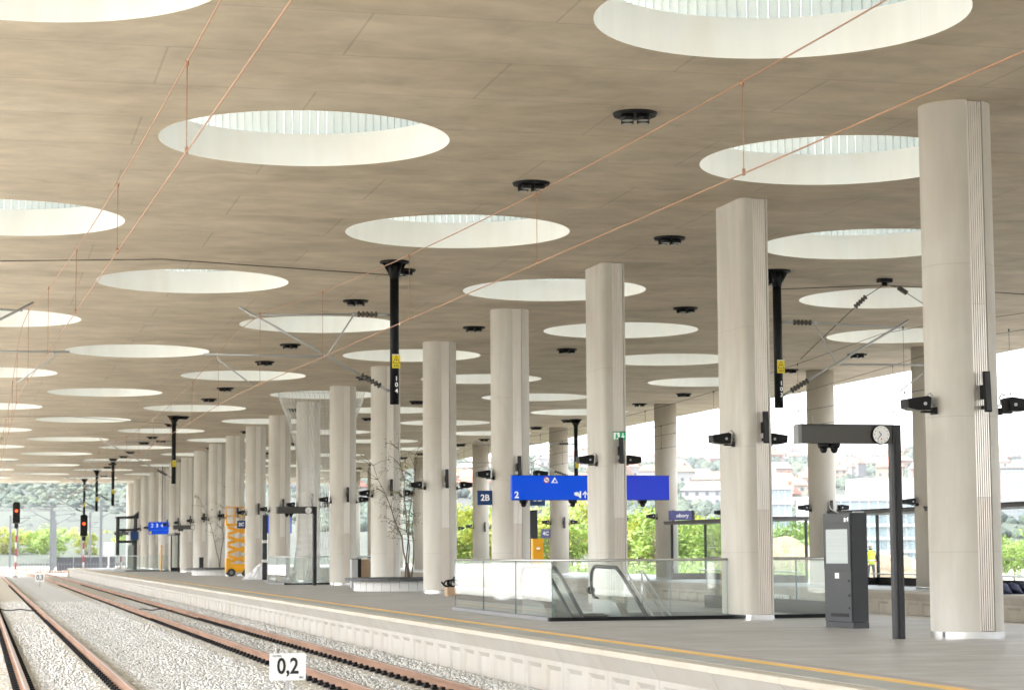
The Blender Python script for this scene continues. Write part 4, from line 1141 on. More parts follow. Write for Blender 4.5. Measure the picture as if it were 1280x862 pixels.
# far signs, shelter and lift shaft
t = thing('direction_sign', 'small blue direction sign hanging far along the platform, reading 2 and 3', 'sign', (13.6, 178, 3.0))
b = MB(); b.box(0, 2.2, -.06, .06, .28, .95); pn = b.build('panel', M['blue'], t); b = MB(); b.box(0, 2.0, -.06, .06, -.05, .275); b.build('lower_panel', M['blue'], t)
[text_obj(ch, .42, M['letter'], pn, (.3 + .4 * i, -.064, .66), bold=.01) for i, ch in enumerate('234')]
b = MB(); b.box(.05, .25, -.065, -.0605, .0, .2); b.build('yellow_mark', M['sign_yellow'], pn); b = MB(); b.tube([(1.1, 0, .95), (1.1, 0, ZC - 3.0)], .03, 8); b.build('hanger', M['anthracite'], t)
def shelter(label, x0, x1, y0, y1, h, roof_y=.25, posts=3, cat='shelter', glassf=True, base=.30):
    t = thing('waiting_shelter', label, cat, (x0, y0, 0), group='glass waiting shelters')
    W, D = x1 - x0, y1 - y0
    b = MB(); b.box(-.25, W + .1, -roof_y, D + roof_y, h, h + .10); b.build('roof', M['beam_grey'], t)
    b = MB(); b.box(-.28, W + .12, -roof_y - .03, D + roof_y + .03, h + .102, h + .16); b.build('roof_edge', M['anthracite2'], t)
    n = posts
    for k in range(n):
        y = D * k / (n - 1)
        for x in ((0.05, W - .05) if k in (0, n - 1) else (W - .05,)):
            b = MB(); b.box(x - .05, x + .05, y - .05, y + .05, 0, h); b.build('post', M['anthracite2'], t)
    b = MB(); b.box(W - .09, W - .01, .055, D - .055, .001, base); b.build('base_panel', M['black_soft'], t)
    m_ = max(2, int(D / 1.6))
    for k in range(m_):
        b = MB(); b.box(W - .06, W - .04, D * k / m_ + .06, D * (k + 1) / m_ - .06, base + .003, h - .05); p = b.build('glass_pane', M['glass_thin'], t)
        for z in (1.0, 1.5):
            q = MB()
            for w in range(5): q.box(W - .0625, W - .0605, D * k / m_ + .15 + w * .25, D * k / m_ + .23 + w * .25, z, z + .04)
            q.build('marking', M['white'], p)
    for yy in (0, D):
        b = MB(); b.box(.06, W - .1, yy - .01, yy + .01, base, h - .05); b.build('end_pane', M['glass_thin'], t)
        b = MB(); b.box(.06, W - .1, yy - .03, yy + .03, .001, base - .004); b.build('end_base', M['black_soft'], t)
    b = MB(); b.box(W - .55, W - .12, .4, D - .4, .42, .47); b.build('bench', M['steel'], t)
    return t
shelter('dark framed glass shelter on the second platform behind the kiosk and clock post', 32.6, 34.4, 62.0, 75.5 + 3, 2.72)
shelter('dark framed glass shelter on the second platform, left of the flat-sided column', 32.4, 34.2, 85.5, 98.5, 2.62)
shelter('small glass shelter far along the first platform beside the third clock', 14.6, 16.6, 162.5, 168.5, 2.75)
t = thing('lift_shaft', 'dark framed glass lift shaft at the far end of the platform', 'lift shaft', (11.75, 187, 0))
for x in (0, 1.5):
    for y in (0, 2): b = MB(); b.box(x - .08, x + .08, y - .08, y + .08, 0, 4.4); b.build('post', M['anthracite2'], t)
b = MB(); b.prism([(-.2, 4.4), (1.7, 4.4), (1.7, 5.0), (1.3, 4.62), (-.2, 4.55)], -.2, 2.2, axis='y'); b.build('roof', M['anthracite2'], t)
for z in (2.3, 3.3): b = MB(); b.box(-.1, 1.6, -.1, -.02, z, z + .22); b.build('crossbar', M['anthracite2'], t)
b = MB(); b.box(.085, 1.415, -.01, .01, .1, 2.29); b.build('door', M['glass'], t)
b = MB(); b.box(.085, 1.415, -.01, .01, 2.53, 4.38); b.build('glass_pane', M['glass'], t)
b = MB(); b.box(.8, 1.3, .2, .5, .1, 2.1); b.build('cabin', M['steel'], t)
b = MB(); b.box(1.0, 1.7, -.2, -.12, 2.55, 3.25); b.build('sign_panel', M['navy'], t)
t = thing('bollard', 'yellow post at the far glass balustrade', 'post', (14.1, 171, 0)); b = MB(); b.tube([(0, 0, 0), (0, 0, 2.0)], .07, 10); b.build('tube', M['yellow'], t); b = MB(); b.tube([(0, 0, 2.0), (0, 0, 2.05)], [.07, .03], 10); b.build('cap', M['yellow'], t)

# second platform bits
t = thing('station_sign', 'violet station name panel above the left shelter on the second platform', 'sign', (at(864, 630, Y=96).x - .35, 96, 2.78))
b = MB(); b.box(-.75, .35, -.08, .08, .02, .46); pn = b.build('panel', M['lilac'], t); b = MB(); b.box(.352, .48, -.09, .09, -.0, .48); b.build('end_box', M['anthracite'], t)
text_obj('obory', .25, M['letter'], pn, (-.12, -.083, .23), bold=.004)
t = thing('track_number_plate', 'white plate reading 411 on the second platform wall', 'number plate', (P2L + .08, 78.1, -.80))
b = MB(); b.box(-.03, -.005, -1.0, 1.0, .0, .48); pn = b.build('plate', M['white'], t); text_obj('411', .40, M['ink'], pn, (-.033, 0, .24), rot=(pi / 2, 0, -pi / 2), bold=.004, sx=1.6)
t = thing('bag_heap', 'dark bags lying on the edge of the second platform at the right edge', 'bags', (31.0, 60.3, 0))
for k in range(3):
    b = MB(); b.tube([(-.55 + .4 * k, 0, .03), (-.5 + .4 * k, .02, .12), (-.45 + .4 * k, 0, .22 - .03 * k), (-.38 + .4 * k, .0, .27 - .04 * k)], [.30, .33, .25, .06], 9); b.build('bag', M['navy_cloth'], t)
t = thing('cable_coil', 'black tangle of cable lying on a low brown carton beside the glass balustrade', 'cable coil', (at(566, 730, Y=67).x, 67, 0))
b = MB(); b.box(-.22, .2, -.2, .2, 0, .28); b.build('carton', M['card'], t)
rd_ = random.Random(2); b = MB()
for k in range(5):
    a_ = rd_.uniform(0, 3); r_ = rd_.uniform(.12, .2); cx_, cz_ = rd_.uniform(-.1, .1), .42 + rd_.uniform(-.05, .08)
    b.tube([(cx_ + r_ * cos(2 * pi * q / 14) * cos(a_), r_ * cos(2 * pi * q / 14) * sin(a_), cz_ + .6 * r_ * sin(2 * pi * q / 14)) for q in range(15)], .028, 6, caps=False)
b.tube([(-.1, 0, .29), (-.3, -.05, .34), (-.38, -.05, .45)], .03, 6)
b.build('coil', M['black'], t)

# ================================================================== track-side signs and signals
def km_sign(label, txt, x, y, z0, z1, w, ppl):
    t = thing('distance_sign', label, 'sign', (x, y, -.8), group='distance signs between the tracks')
    z0 += .8; z1 += .8
    b = MB(); r = .025
    poly = []
    for cx, cz, a0 in ((w / 2 - r, z1 - r, 0), (-w / 2 + r, z1 - r, pi / 2), (-w / 2 + r, z0 + r, pi), (w / 2 - r, z0 + r, 1.5 * pi)):
        poly += [(cx + r * cos(a0 + pi / 2 * q / 4), cz + r * sin(a0 + pi / 2 * q / 4)) for q in range(5)]
    b.prism(poly, -.02, .0, axis='y'); pn = b.build('plate', M['white'], t)
    b = MB(); b.box(-.02, .02, .002, .03, 0, z1 - .05); b.build('post', M['galv'], t)
    text_obj(txt, (z1 - z0) * .82, M['ink'], pn, (0, -.0225, (z0 + z1) / 2 - .0), sx=.82, bold=.006)
    if ppl:
        text_obj('10270/A', .035, M['ink'], pn, (-w / 2 + .09, -.0225, z1 - .035)); text_obj('2023', .03, M['ink'], pn, (w / 2 - .06, -.0225, z0 + .035))
p0, p1 = at(337, 816, Y=27.6), at(382, 849, Y=27.6)
km_sign('white distance plate reading 0,2 on a thin post in the ballast, foreground', '0,2', (p0.x + p1.x) / 2, 27.6, p1.z, p0.z, p1.x - p0.x, True)
km_sign('white distance plate reading 0,3 far along between the tracks', '0,3', 4.1, 147, -.45, .12, .62, False)
def signal(label, x, y, zbase, ztop):
    t = thing('railway_signal', label, 'signal', (x, y, zbase), group='red light signals')
    H = ztop - zbase
    b = MB(); b.prism([(-.33, H - 2.0), (.33, H - 2.0), (.33, H - .15), (.2, H), (-.2, H), (-.33, H - .15)], -.08, .08, axis='y'); hd = b.build('head', M['black'], t)
    for k, mt in enumerate(('black_soft', 'lit_red', 'black_soft', 'black_soft')):
        z = H - .42 - .43 * k
        b = MB(); b.tube([(0, -.081, z), (0, -.10, z)], .14, 14); b.build('lamp', M[mt], hd)
        b = MB(); b.tube([(.16 * cos(a), -.20 + .12 * abs(cos(a)), z + .16 * sin(a)) for a in [pi * q / 8 for q in range(9)]], .015, 5); b.build('hood', M['black_soft'], hd)
    b = MB(); b.box(-.16, .16, -.12, .1, H - 2.45, H - 2.02); b.build('box', M['black'], t)
    z = .0; k = 0
    while z < H - 2.46:
        b = MB(); z1 = min(z + .62, H - 2.46); b.tube([(0, 0, z), (0, 0, z1)], .075, 10); b.build('mast_band', M['red'] if k % 2 else M['white'], t); z = z1; k += 1
    b = MB(); b.box(-.25, .25, -.2, .2, -.2, .05); b.build('foot', M['sleeper'], t)
signal('red light signal on a red and white mast between the tracks', 3.5, 205, -.6, 6.25)
signal('red light signal standing at the far end of the platform', 9.68, 205, 0.0, 5.05)

# ================================================================== background
def tree_meshes(seed, h, rx, n_clump, leaf, mt, squat=.42, n_leaf=60):
    rd = random.Random(seed); tr = MB(); cr = MB()
    th = h * .35
    tr.tube([(0, 0, -.3), (rd.uniform(-.1, .1), 0, th * .5), (rd.uniform(-.2, .2), rd.uniform(-.2, .2), th)], [h * .028, h * .022, h * .016], 8)
    cz = h * (1 - squat)
    for k in range(n_clump):
        while True:
            p = Vector((rd.uniform(-1, 1), rd.uniform(-1, 1), rd.uniform(-1, 1)))
            if .35 < p.length < 1: break
        c = Vector((p.x * rx, p.y * rx, cz + p.z * h * squat * .95)); s = rd.uniform(.55, 1.1) * rx * .36
        if k % 3 == 0: tr.tube([(0, 0, th * .8), tuple(Vector((0, 0, th)).lerp(c, .55) + Vector((0, 0, .1 * h * .3))), tuple(c)], [h * .010, h * .006, h * .003], 5)
        for _ in range(n_leaf):
            d = Vector((rd.gauss(0, .5), rd.gauss(0, .5), rd.gauss(0, .38))); q = c + d * s
            u = Vector((rd.gauss(0, 1), rd.gauss(0, 1), rd.gauss(0, .6))).normalized() * leaf * rd.uniform(.6, 1.3); w = u.orthogonal().normalized() * leaf * rd.uniform(.4, .8)
            cr.add([q - u, q + w, q + u, q - w], [(0, 1, 2, 3)])
    return tr.mesh('trunk', M['bark']), cr.mesh('crown', M[mt], fix=False)
TM = [tree_meshes(1, 7, 2.6, 34, .20, 'leaf'), tree_meshes(2, 7.5, 2.3, 34, .20, 'leaf_y'), tree_meshes(3, 6, 2.8, 30, .20, 'leaf'), tree_meshes(4, 9, 2.6, 36, .22, 'leaf_d', .45), tree_meshes(6, 6, 2.4, 30, .18, 'leaf_y')]
rd = random.Random(11)
def tree(label, kind, x, y, sc, z=-1.0, group='trees behind the station'):
    t = thing('tree', label, 'tree', (x, y, z), rd.uniform(0, 6.28), group=group)
    t.scale = (sc * rd.uniform(.9, 1.15), sc * rd.uniform(.9, 1.15), sc)
    share('trunk', TM[kind][0], t); share('crown', TM[kind][1], t)
# (pixel x of the trunk, distance Y, pixel y of the top, kind)
row = []
for x in range(556, 735, 13): row.append((x + rd.uniform(-4, 4), rd.uniform(165, 215), rd.uniform(622, 655), rd.choice((0, 1, 1, 4))))
for x in range(782, 915, 13): row.append((x + rd.uniform(-4, 4), rd.uniform(150, 195), rd.uniform(632, 660), rd.choice((0, 0, 1, 2))))
for x in range(985, 1040, 18): row.append((x + rd.uniform(-4, 4), rd.uniform(150, 190), rd.uniform(630, 668), rd.choice((0, 3, 2))))
for x in range(1235, 1300, 16): row.append((x, rd.uniform(120, 160), rd.uniform(658, 676), 0))
names_ = {0: 'fresh green tree', 1: 'yellow-green tree', 2: 'bushy green tree', 3: 'dark green tree', 4: 'small yellow-green tree'}
row.sort(key=lambda r: r[0])
for i, (px, Y, top, kd) in enumerate(row):
    p = at(px, top, Y=Y); hgt = {0: 7, 1: 7.5, 2: 6, 3: 9, 4: 6}[kd]
    tree('%s beyond the second platform, %s from the left' % (names_[kd], nth(i + 1)), kd, p.x, Y, max(.4, (p.z + 1.0) / hgt))
left = []
for x in range(-20, 160, 11): left.append((x + rd.uniform(-4, 4), rd.uniform(420, 560), rd.uniform(655, 674), rd.choice((0, 1, 0, 4))))
for i, (px, Y, top, kd) in enumerate(left):
    p = at(px, top, Y=Y); hgt = {0: 7, 1: 7.5, 4: 6}[kd]
    tree('%s beyond the tracks at the far left, %s from the left' % (names_[kd], nth(i + 1)), kd, p.x, Y, (p.z + 1.0) / hgt, group='trees beyond the tracks')
# low scrub along the embankment
sc_ = MB()
for k in range(620):
    px = rd.uniform(545, 1030); q0 = ray(px, 700); Y = max(118.0, 41.0 * q0.y / q0.x) + rd.uniform(0, 45); p = at(px, 700, Y=Y); r_ = rd.uniform(.5, 1.3); z0 = -1.0
    for _ in range(42):
        q = Vector((p.x + rd.gauss(0, r_ * .6), Y + rd.gauss(0, r_ * .6), z0 + abs(rd.gauss(0, r_ * .7)))); u = Vector((rd.gauss(0, 1), rd.gauss(0, 1), rd.gauss(0, 1))).normalized() * .13; w = u.orthogonal().normalized() * .08
        sc_.add([q - u, q + w, q + u, q - w], [(0, 1, 2, 3)])
props(sc_.build('scrub', M['leaf'], fix=False), 'low green scrub on the bank behind the second platform', 'scrub', kind='stuff')

# wood on the hillside: uneven crowns, one mass
def crown_blob(mb, x, y, z, r, rd):
    b = len(mb.v); ph = rd.uniform(0, 6)
    rings = ((.5, .0), (.95, .45), (.85, .95), (.45, 1.3), (0, 1.42))
    n = 6
    for (rr, zz) in rings:
        for k in range(n):
            a = 2 * pi * k / n + ph; j = rd.uniform(.72, 1.25)
            mb.v.append((x + r * rr * j * cos(a), y + r * rr * j * sin(a), z + r * zz * rd.uniform(.88, 1.12)))
    for i in range(len(rings) - 1):
        for k in range(n): mb.f.append([b + i * n + k, b + i * n + (k + 1) % n, b + (i + 1) * n + (k + 1) % n, b + (i + 1) * n + k]); mb.m.append(0); mb.sm.append(True)
from mathutils import noise as mnoise
wd = MB(); cnt = 0
while cnt < 14000:
    az = RAD(rd.uniform(-4, 33)); r = 520 + (1640 - 520) * rd.random() ** .8; x, y = r * sin(az), r * cos(az)
    dens = mnoise.noise(Vector((x * .007, y * .007, 3))) + (.55 if math.degrees(az) < 7 else .10)
    if dens < rd.uniform(-.15, .35) or (math.degrees(az) < 9 and r < 640): continue
    crown_blob(wd, x, y, terrain(x, y) - 1, rd.uniform(1.5, 3.6) * (.45 + r / 1300) * (.6 if math.degrees(az) < 9 else 1), rd); cnt += 1
mw = mat('wood_foliage', (0.03, 0.05, 0.03), 0.9, bump=((.8, .8, .8), 1.0, 1.2))
_n = mw.node_tree; _g = _n.nodes.new('ShaderNodeNewGeometry'); _c = _n.nodes.new('ShaderNodeValToRGB')
_c.color_ramp.elements[0].color = (0.030, 0.046, 0.040, 1); _c.color_ramp.elements[1].color = (0.065, 0.085, 0.056, 1)
_n.links.new(_g.outputs['Random Per Island'], _c.inputs[0]); _n.links.new(_c.outputs[0], _n.nodes['Principled BSDF'].inputs['Base Color'])
props(wd.build('hillside_wood', mw, fix=False), 'dark green wood and hedges covering the hillside', 'wood', kind='stuff')

# houses on the hillside
WALLC = [('white', (0.24, 0.235, 0.22)), ('cream', (0.23, 0.20, 0.16)), ('pale pink', (0.22, 0.155, 0.135)), ('light grey', (0.18, 0.18, 0.18)), ('beige', (0.19, 0.16, 0.125))]
ROOFC = [('red', (0.22, 0.08, 0.05)), ('brown', (0.13, 0.08, 0.055)), ('orange', (0.26, 0.12, 0.075)), ('grey', (0.15, 0.145, 0.14))]
WM = [(n_, mat('wall_' + n_.replace(' ', '_'), c_, .8)) for n_, c_ in WALLC]; RM = [(n_, mat('roof_' + n_, c_, .8)) for n_, c_ in ROOFC]
M['window_dark'] = mat('dark_window', (0.06, 0.07, 0.085), .25)
M['window_blue'] = mat('bluish_window', (0.20, 0.25, 0.28), .2)
hs_ = []
while len(hs_) < 120:
    az = rd.uniform(-3, 31) if len(hs_) < 70 else rd.uniform(14, 31); r = 620 + 980 * rd.random() ** .75
    if az < 7 and (r < 800 or rd.random() < .8): continue
    x, y = r * sin(RAD(az)), r * cos(RAD(az))
    if any(hypot(x - a[1], y - a[2]) < 26 for a in hs_): continue
    hs_.append((az, x, y))
hs_.sort()
for i, (az, x, y) in enumerate(hs_):
    wn_, wm_ = rd.choice(WM); rn_, rm_ = rd.choice(RM); w, d, hh = rd.uniform(9, 17), rd.uniform(8, 11), rd.uniform(5, 8.5)
    t = thing('hillside_house', '%s house with %s roof on the hillside, %s counting from the left' % (wn_, rn_, nth(i + 1)), 'house', (x, y, terrain(x, y) - 1.5), RAD(-az) + rd.uniform(-.5, .5), group='houses on the hillside')
    b = MB(); b.box(-w / 2, w / 2, -d / 2, d / 2, 0, hh + 1.5); b.build('wall', wm_, t)
    b = MB(); e = .5; b.add([(-w / 2 - e, -d / 2 - e, hh + 1.4), (w / 2 + e, -d / 2 - e, hh + 1.4), (w / 2 + e, d / 2 + e, hh + 1.4), (-w / 2 - e, d / 2 + e, hh + 1.4), (-w / 2 + 1.5, 0, hh + 4.6), (w / 2 - 1.5, 0, hh + 4.6)], [(0, 1, 5, 4), (2, 3, 4, 5), (1, 2, 5), (3, 0, 4), (0, 3, 2, 1)]); rf = b.build('roof', rm_, t)
    b = MB(); b.box(w * .2, w * .2 + .9, -.4, .5, hh + 3.2, hh + 5.6); b.build('chimney', rm_, rf)
    nf = 2; nwn = int(w / 3.2)
    for f_ in range(nf):
        for k in range(nwn):
            xx = -w / 2 + (k + .5) * w / nwn; zz = 2.6 + f_ * 2.9
            if zz + 1.2 > hh + 1.2: continue
            b = MB(); b.box(xx - .6, xx + .6, -d / 2 - .03, -d / 2 + .02, zz, zz + 1.35); b.build('window', M['window_dark'], t)
# tower blocks on the ridge: (px, top py, bottom py, width px, depth r)
def block(label, px, top, wpx, r, rows, cols, wm_, flat_=8, cat='apartment block', base_py=None):
    p = at(px, top, Y=r); w = wpx / F_PX * r / cos(RAD(14)); x, y = p.x, r
    zb_ = terrain(x, y) - 2 if base_py is None else at(px, base_py, Y=r).z
    t = thing('apartment_block', label, cat, (x, y, zb_), -math.atan2(x, y), group='larger buildings behind the station')
    H = p.z - zb_
    b = MB(); b.box(-w / 2, w / 2, 0, w * .7, 0, H); b.build('wall', wm_, t)
    b = MB(); b.box(-w / 2 - .3, w / 2 + .3, -.3, w * .7 + .3, H + .002, H + .6); rf = b.build('roof', RM[3][1], t)
    b = MB(); b.box(-w * .15, w * .15, w * .2, w * .45, H + .602, H + 2.6); b.build('lift_house', wm_, rf)
    n_ = 0
    for f_ in range(rows):
        for k in range(cols):
            cw = w / cols; zz = H - (f_ + .8) * min(3.0, H / rows)
            if zz < 0: continue
            b = MB(); xx = -w / 2 + (k + .5) * cw; b.box(xx - cw * .32, xx + cw * .32, -.06, .02, zz, zz + min(3.0, H / rows) * .52); b.build('window', M['window_blue'], t)
    return t
M['tower'] = mat('tower_wall', (0.115, 0.107, 0.098), .85)
block('tall pale tower block on the ridge, leftmost', 993, 563, 27, 1560, 7, 5, M['tower'])
block('pale tower block on the ridge left of the clock', 1066, 570, 24, 1560, 6, 5, M['tower'])
block('wide pale tower block on the ridge under the clock arm', 1093, 571, 28, 1580, 6, 6, M['tower'])
block('cream tower block on the left ridge behind the blue sign', 700, 566, 14, 1500, 6, 3, WM[2][1])
block('long white block halfway up the hill right of the second column', 868, 617, 60, 1050, 3, 12, WM[0][1])
block('grey gridded high-rise at the right edge', 1272, 585, 44, 560, 13, 8, mat('grid_wall', (0.17, 0.168, 0.172), .8))
block('pink brick building at the left end of the high-rise', 1247, 588, 16, 640, 9, 3, mat('pink_wall', (0.20, 0.125, 0.11), .8))
block('long white flats on the slope above the office', 930 + 70, 617, 46, 1000, 3, 9, WM[0][1])
# modern white office behind the second shelter
M['office'] = mat('office_white', (0.36, 0.37, 0.37), .5)
def office(label, px0, px1, top, r, floors, bays):
    a, b_ = at(px0, top, Y=r), at(px1, top, Y=r)
    w = b_.x - a.x; H = a.z + 1.0
    t = thing('office_building', label, 'office building', (a.x, r, -1.0))
    fh = H / floors
    b = MB(); b.box(0, w, .25, 16, 0, H); b.build('wall', M['office'], t)
    for f_ in range(floors):
        b = MB(); b.box(-.3, w + .3, -.15, .24, f_ * fh + fh * .78, f_ * fh + fh - .01); b.build('spandrel', M['office'], t)
        for k in range(bays):
            bw = w / bays; q = MB(); q.box(k * bw + .12 * bw, (k + 1) * bw - .12 * bw, .17, .26, f_ * fh + fh * .08, f_ * fh + fh * .76); q.build('window', M['window_blue'], t)
    b = MB(); b.box(w * .35, w * .75, 3, 12, H + .002, H + 3.4); b.build('roof_storey', M['office'], t)
    b = MB(); b.box(-.5, w + .5, -.4, 16.2, H + .0, H + .5) if False else b.box(-.4, w * .34, -.3, 16.2, H + .003, H + .45); b.build('roof_edge', M['offwhite'], t)
office('long white office building with rows of windows behind the shelter', 1040, 1190, 622, 330, 5, 13)
office('smaller white office building right of the flat-sided column', 940, 990, 607, 380, 5, 6)
# earth heap
def heap(label, px, Y, top, wx, wy):
    p = at(px, top, Y=Y); t = MB(); n = 22; hgt = p.z + 1.0; rd2 = random.Random(3)
    for i in range(n + 1):
        for j in range(n + 1):
            u, v = i / n * 2 - 1, j / n * 2 - 1; k = max(0, 1 - (u * u + v * v)) ** .7
            t.v.append((p.x + u * wx, Y + v * wy, -1.05 + hgt * k * (.8 + .4 * mnoise.noise(Vector((u * 3, v * 3, 1))))))
    for i in range(n):
        for j in range(n): t.f.append([i * (n + 1) + j, (i + 1) * (n + 1) + j, (i + 1) * (n + 1) + j + 1, i * (n + 1) + j + 1]); t.m.append(0); t.sm.append(True)
    props(t.build('earth_heap', M['sand'], fix=False), label, 'earth heap')
heap('sandy earth heap behind the glass right of the flat-sided column', 1000, 140, 663, 7, 6)
heap('long low earth heap behind the kiosk', 1060, 150, 676, 9, 6)

# worker in a high-visibility vest behind the shelter glass
def worker(x, y, z):
    t = thing('person', 'person in yellow high-visibility vest and dark trousers standing behind the shelter glass', 'person', (x, y, z))
    V = [(0, 0, .95, .13), (0, 0, 1.15, .14), (0, .0, 1.40, .165), (0, 0, 1.52, .06), (0, -.01, 1.60, .085), (0, -.01, 1.70, .10), (0, 0, 1.76, .075),
         (-.10, 0, .90, .095), (-.11, .02, .50, .065), (-.12, .05, .10, .045), (-.13, -.08, .04, .045),
         (.10, 0, .90, .095), (.12, -.08, .50, .065), (.13, -.06, .10, .045), (.14, -.19, .04, .045),
         (-.20, 0, 1.43, .062), (-.27, .0, 1.17, .05), (-.24, -.14, .95, .038), (-.22, -.22, .88, .035),
         (.20, 0, 1.43, .062), (.27, .02, 1.17, .05), (.22, -.16, 1.02, .038), (.14, -.26, 1.0, .035)]
    E_ = [(0, 1), (1, 2), (2, 3), (3, 4), (4, 5), (5, 6), (0, 7), (7, 8), (8, 9), (9, 10), (0, 11), (11, 12), (12, 13), (13, 14), (2, 15), (15, 16), (16, 17), (17, 18), (2, 19), (19, 20), (20, 21), (21, 22)]
    me = bpy.data.meshes.new('body'); me.from_pydata([v[:3] for v in V], E_, []); o = bpy.data.objects.new('body', me); link(o, t)
    md = o.modifiers.new('skin', 'SKIN'); md.use_smooth_shade = True
    for i, v in enumerate(V): me.skin_vertices[0].data[i].radius = (v[3], v[3]); me.skin_vertices[0].data[i].use_root = (i == 0)
    sb = o.modifiers.new('sub', 'SUBSURF'); sb.levels = 1; sb.render_levels = 1
    me.materials.append(M['trousers'])
    b = MB(); b.tube([(0, 0, .86), (0, 0, 1.0), (0, 0, 1.2), (0, 0, 1.38), (0, 0, 1.50)], [.19, .185, .19, .225, .10], 16); b.build('vest', M['hivis'], t)
    b = MB(); b.tube([(0, 0, 1.02), (0, 0, 1.07)], .197, 16); b.build('reflective_band', M['white'], KIDS[t.name][-1])
    b = MB(); b.tube([(0, -.012, 1.58), (0, -.012, 1.64), (0, -.012, 1.72), (0, -.01, 1.77)], [.07, .102, .10, .05], 14); hd = b.build('head', M['skin'], t)
    b = MB(); b.tube([(0, 0, 1.71), (0, 0, 1.74), (0, 0, 1.80), (0, 0, 1.83)], [.135, .122, .10, .04], 14); b.build('helmet', M['hat'], t)
    for s in (-1, 1):
        b = MB(); b.tube([(s * .225, -.20, .90), (s * .22, -.235, .86), (s * .21, -.25, .82)], [.04, .04, .02], 8) if s < 0 else b.tube([(.15, -.25, 1.0), (.11, -.28, 1.0), (.08, -.29, .99)], [.04, .04, .02], 8)
        b.build('glove', M['red'] if s > 0 else M['skin'], t)
p = at(1089, 727, Y=92)
worker(p.x, 92, p.z - .05)

# far left: masts, fence, trains
M['mast'] = mat('mast_grey', (0.075, 0.08, 0.085), .6)
def mast(label, x, y, h, arm):
    t = thing('line_mast', label, 'mast', (x, y, -1.0), group='steel masts beyond the platform')
    b = MB(); b.box(-.16, .16, -.16, .16, 0, h); b.build('pole', M['mast'], t)
    b = MB(); b.tube([(0, 0, h - .6), (arm, 0, h - .3)], .06, 6); b.tube([(0, 0, h - 2.0), (arm, 0, h - .4)], .05, 6); b.tube([(arm * .5, 0, h - 1.2), (arm * 1.1, 0, h - 1.35)], .04, 6); b.build('bracket', M['mast'], t)
ms = [(-7, 300, 8.6, 3), (8.5, 260, 8.2, -3), (14.0, 255, 8.6, 3), (10.5, 310, 8.4, 3), (16.5, 330, 8.6, -3), (5.0, 345, 8.4, 3), (22, 300, 8.6, -3), (13.5, 390, 8.4, -3), (19, 410, 8.6, 3), (0, 380, 8.6, 3), (26, 360, 8.4, -3), (8, 450, 8.6, 3), (30, 330, 9, -3), (24, 250, 8.6, -3)]
ms.sort(key=lambda a: a[0] / a[1])
for i, (x, y, h_, ar) in enumerate(ms): mast('grey steel overhead-line mast beyond the platform end, %s from the left' % nth(i + 1), x, y, h_, ar)
t = thing('line_portal', 'slim grey lattice portal spanning the tracks beyond the platform', 'portal', (0, 285, -1.0))
for x in (-8, 26): b = MB(); b.box(x - .12, x + .12, -.12, .12, 0, 8.6); b.build('leg', M['mast'], t)
b = MB()
for k in range(34):
    x = -8 + k; b.tube([(x, 0, 8.0), (x + 1, 0, 8.6)], .025, 5); b.tube([(x, 0, 8.6), (x + 1, 0, 8.0)], .025, 5)
b.tube([(-8, 0, 8.6), (26, 0, 8.6)], .045, 6); b.tube([(-8, 0, 8.0), (26, 0, 8.0)], .045, 6); b.build('truss', M['mast'], t)
t = thing('railing', 'dark palisade railing across the end of the tracks', 'railing', (4, 245, -1.0))
for k in range(46):
    b = MB(); b.box(k * .32, k * .32 + .07, -.03, .03, .1, 1.5); b.build('slat', M['mast'], t)
b = MB(); b.box(0, 14.8, .032, .07, 1.2, 1.3); b.box(0, 14.8, .032, .07, .3, .4); b.build('rail', M['mast'], t)
t = thing('retaining_wall', 'low grey panel wall beyond the platform end', 'wall', (9.2, 262, -1.0))
for k in range(8): b = MB(); b.box(k * 2.0 + .04, k * 2.0 + 1.96, 0, .2, 0, 2.0); b.build('panel', M['anthracite'], t)
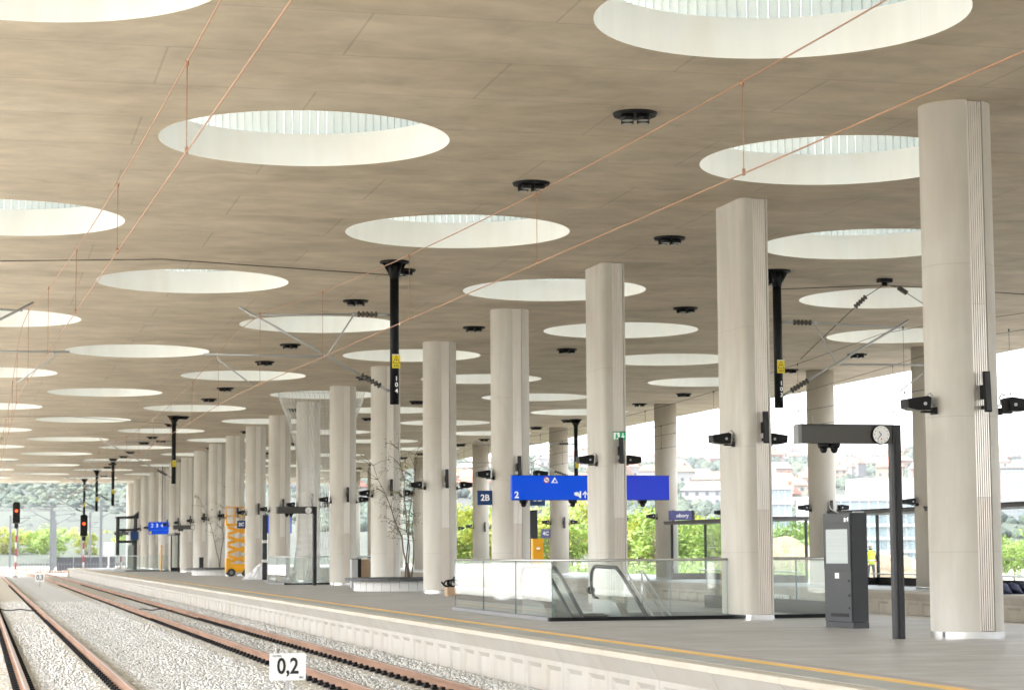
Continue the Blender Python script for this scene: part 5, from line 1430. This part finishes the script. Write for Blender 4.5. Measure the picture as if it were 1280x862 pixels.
def coach(label, x, y, L, col, front, rot=0):
    t = thing('train', label, 'train', (x, y, -.75), rot)
    b = MB(); prof = [(-1.45, .9), (1.45, .9), (1.5, 1.6), (1.45, 3.2), (1.1, 3.85), (-1.1, 3.85), (-1.45, 3.2), (-1.5, 1.6)]
    b.prism(prof, 0, L, axis='y'); bd = b.build('body', col, t)
    b = MB(); b.box(-1.52, 1.52, .3, L - .3, 1.0, 1.5); b.build('stripe', front, bd)
    b = MB(); b.box(-1.1, 1.1, -.03, .0, 2.2, 3.2); b.build('windscreen', M['window_dark'], bd)
    for s in (-1, 1):
        for k in range(int(L / 2.4)): b = MB(); b.box(s * 1.47 - .04, s * 1.47 + .04, 1 + k * 2.3, 2.6 + k * 2.3, 2.0, 2.9); b.build('window', M['window_dark'], bd)
        b = MB(); b.disc((s * 1.0, -.03, 1.5), .14); b.build('headlight', M['white'], bd)
    for yy in (2.5, L - 2.5):
        b = MB(); b.box(-1.2, 1.2, yy - 1.3, yy + 1.3, .2, .88); b.build('bogie', M['black'], t)
cb = mat('train_blue', (0.20, 0.36, 0.62), .4); cw = mat('train_white', (0.72, 0.74, 0.76), .4)
coach('pale blue and white train standing far beyond the platform', 14.0, 500, 24, cb, cw, .35)
coach('red and white locomotive at the left edge far beyond the tracks', 6.5, 490, 18, cw, M['red'], .3)
t = thing('notice_board', 'white notice board on a post beyond the platform end, right of the second signal', 'board', (13.6, 232, -1.0))
b = MB(); b.tube([(0, 0, 0), (0, 0, 2.6)], .05, 6); b.build('post', M['galv'], t); b = MB(); b.box(-.5, .5, -.06, -.0, 2.2, 3.6); b.build('board', M['white'], t)

# ---- air between the camera and the hills
hz = MB(); hz.box(-1500, 2300, -60, 3000, -2.4, 260)
hzm = bpy.data.materials.new('haze'); hzm.use_nodes = True
nt = hzm.node_tree; nt.nodes.remove(nt.nodes['Principled BSDF'])
pv = nt.nodes.new('ShaderNodeVolumePrincipled'); pv.inputs['Color'].default_value = (0.93, 0.96, 1.0, 1); pv.inputs['Density'].default_value = 0.00007
nt.links.new(pv.outputs[0], nt.nodes['Material Output'].inputs['Volume'])
HAZE = True
if HAZE: props(hz.build('haze', hzm), kind='stuff')
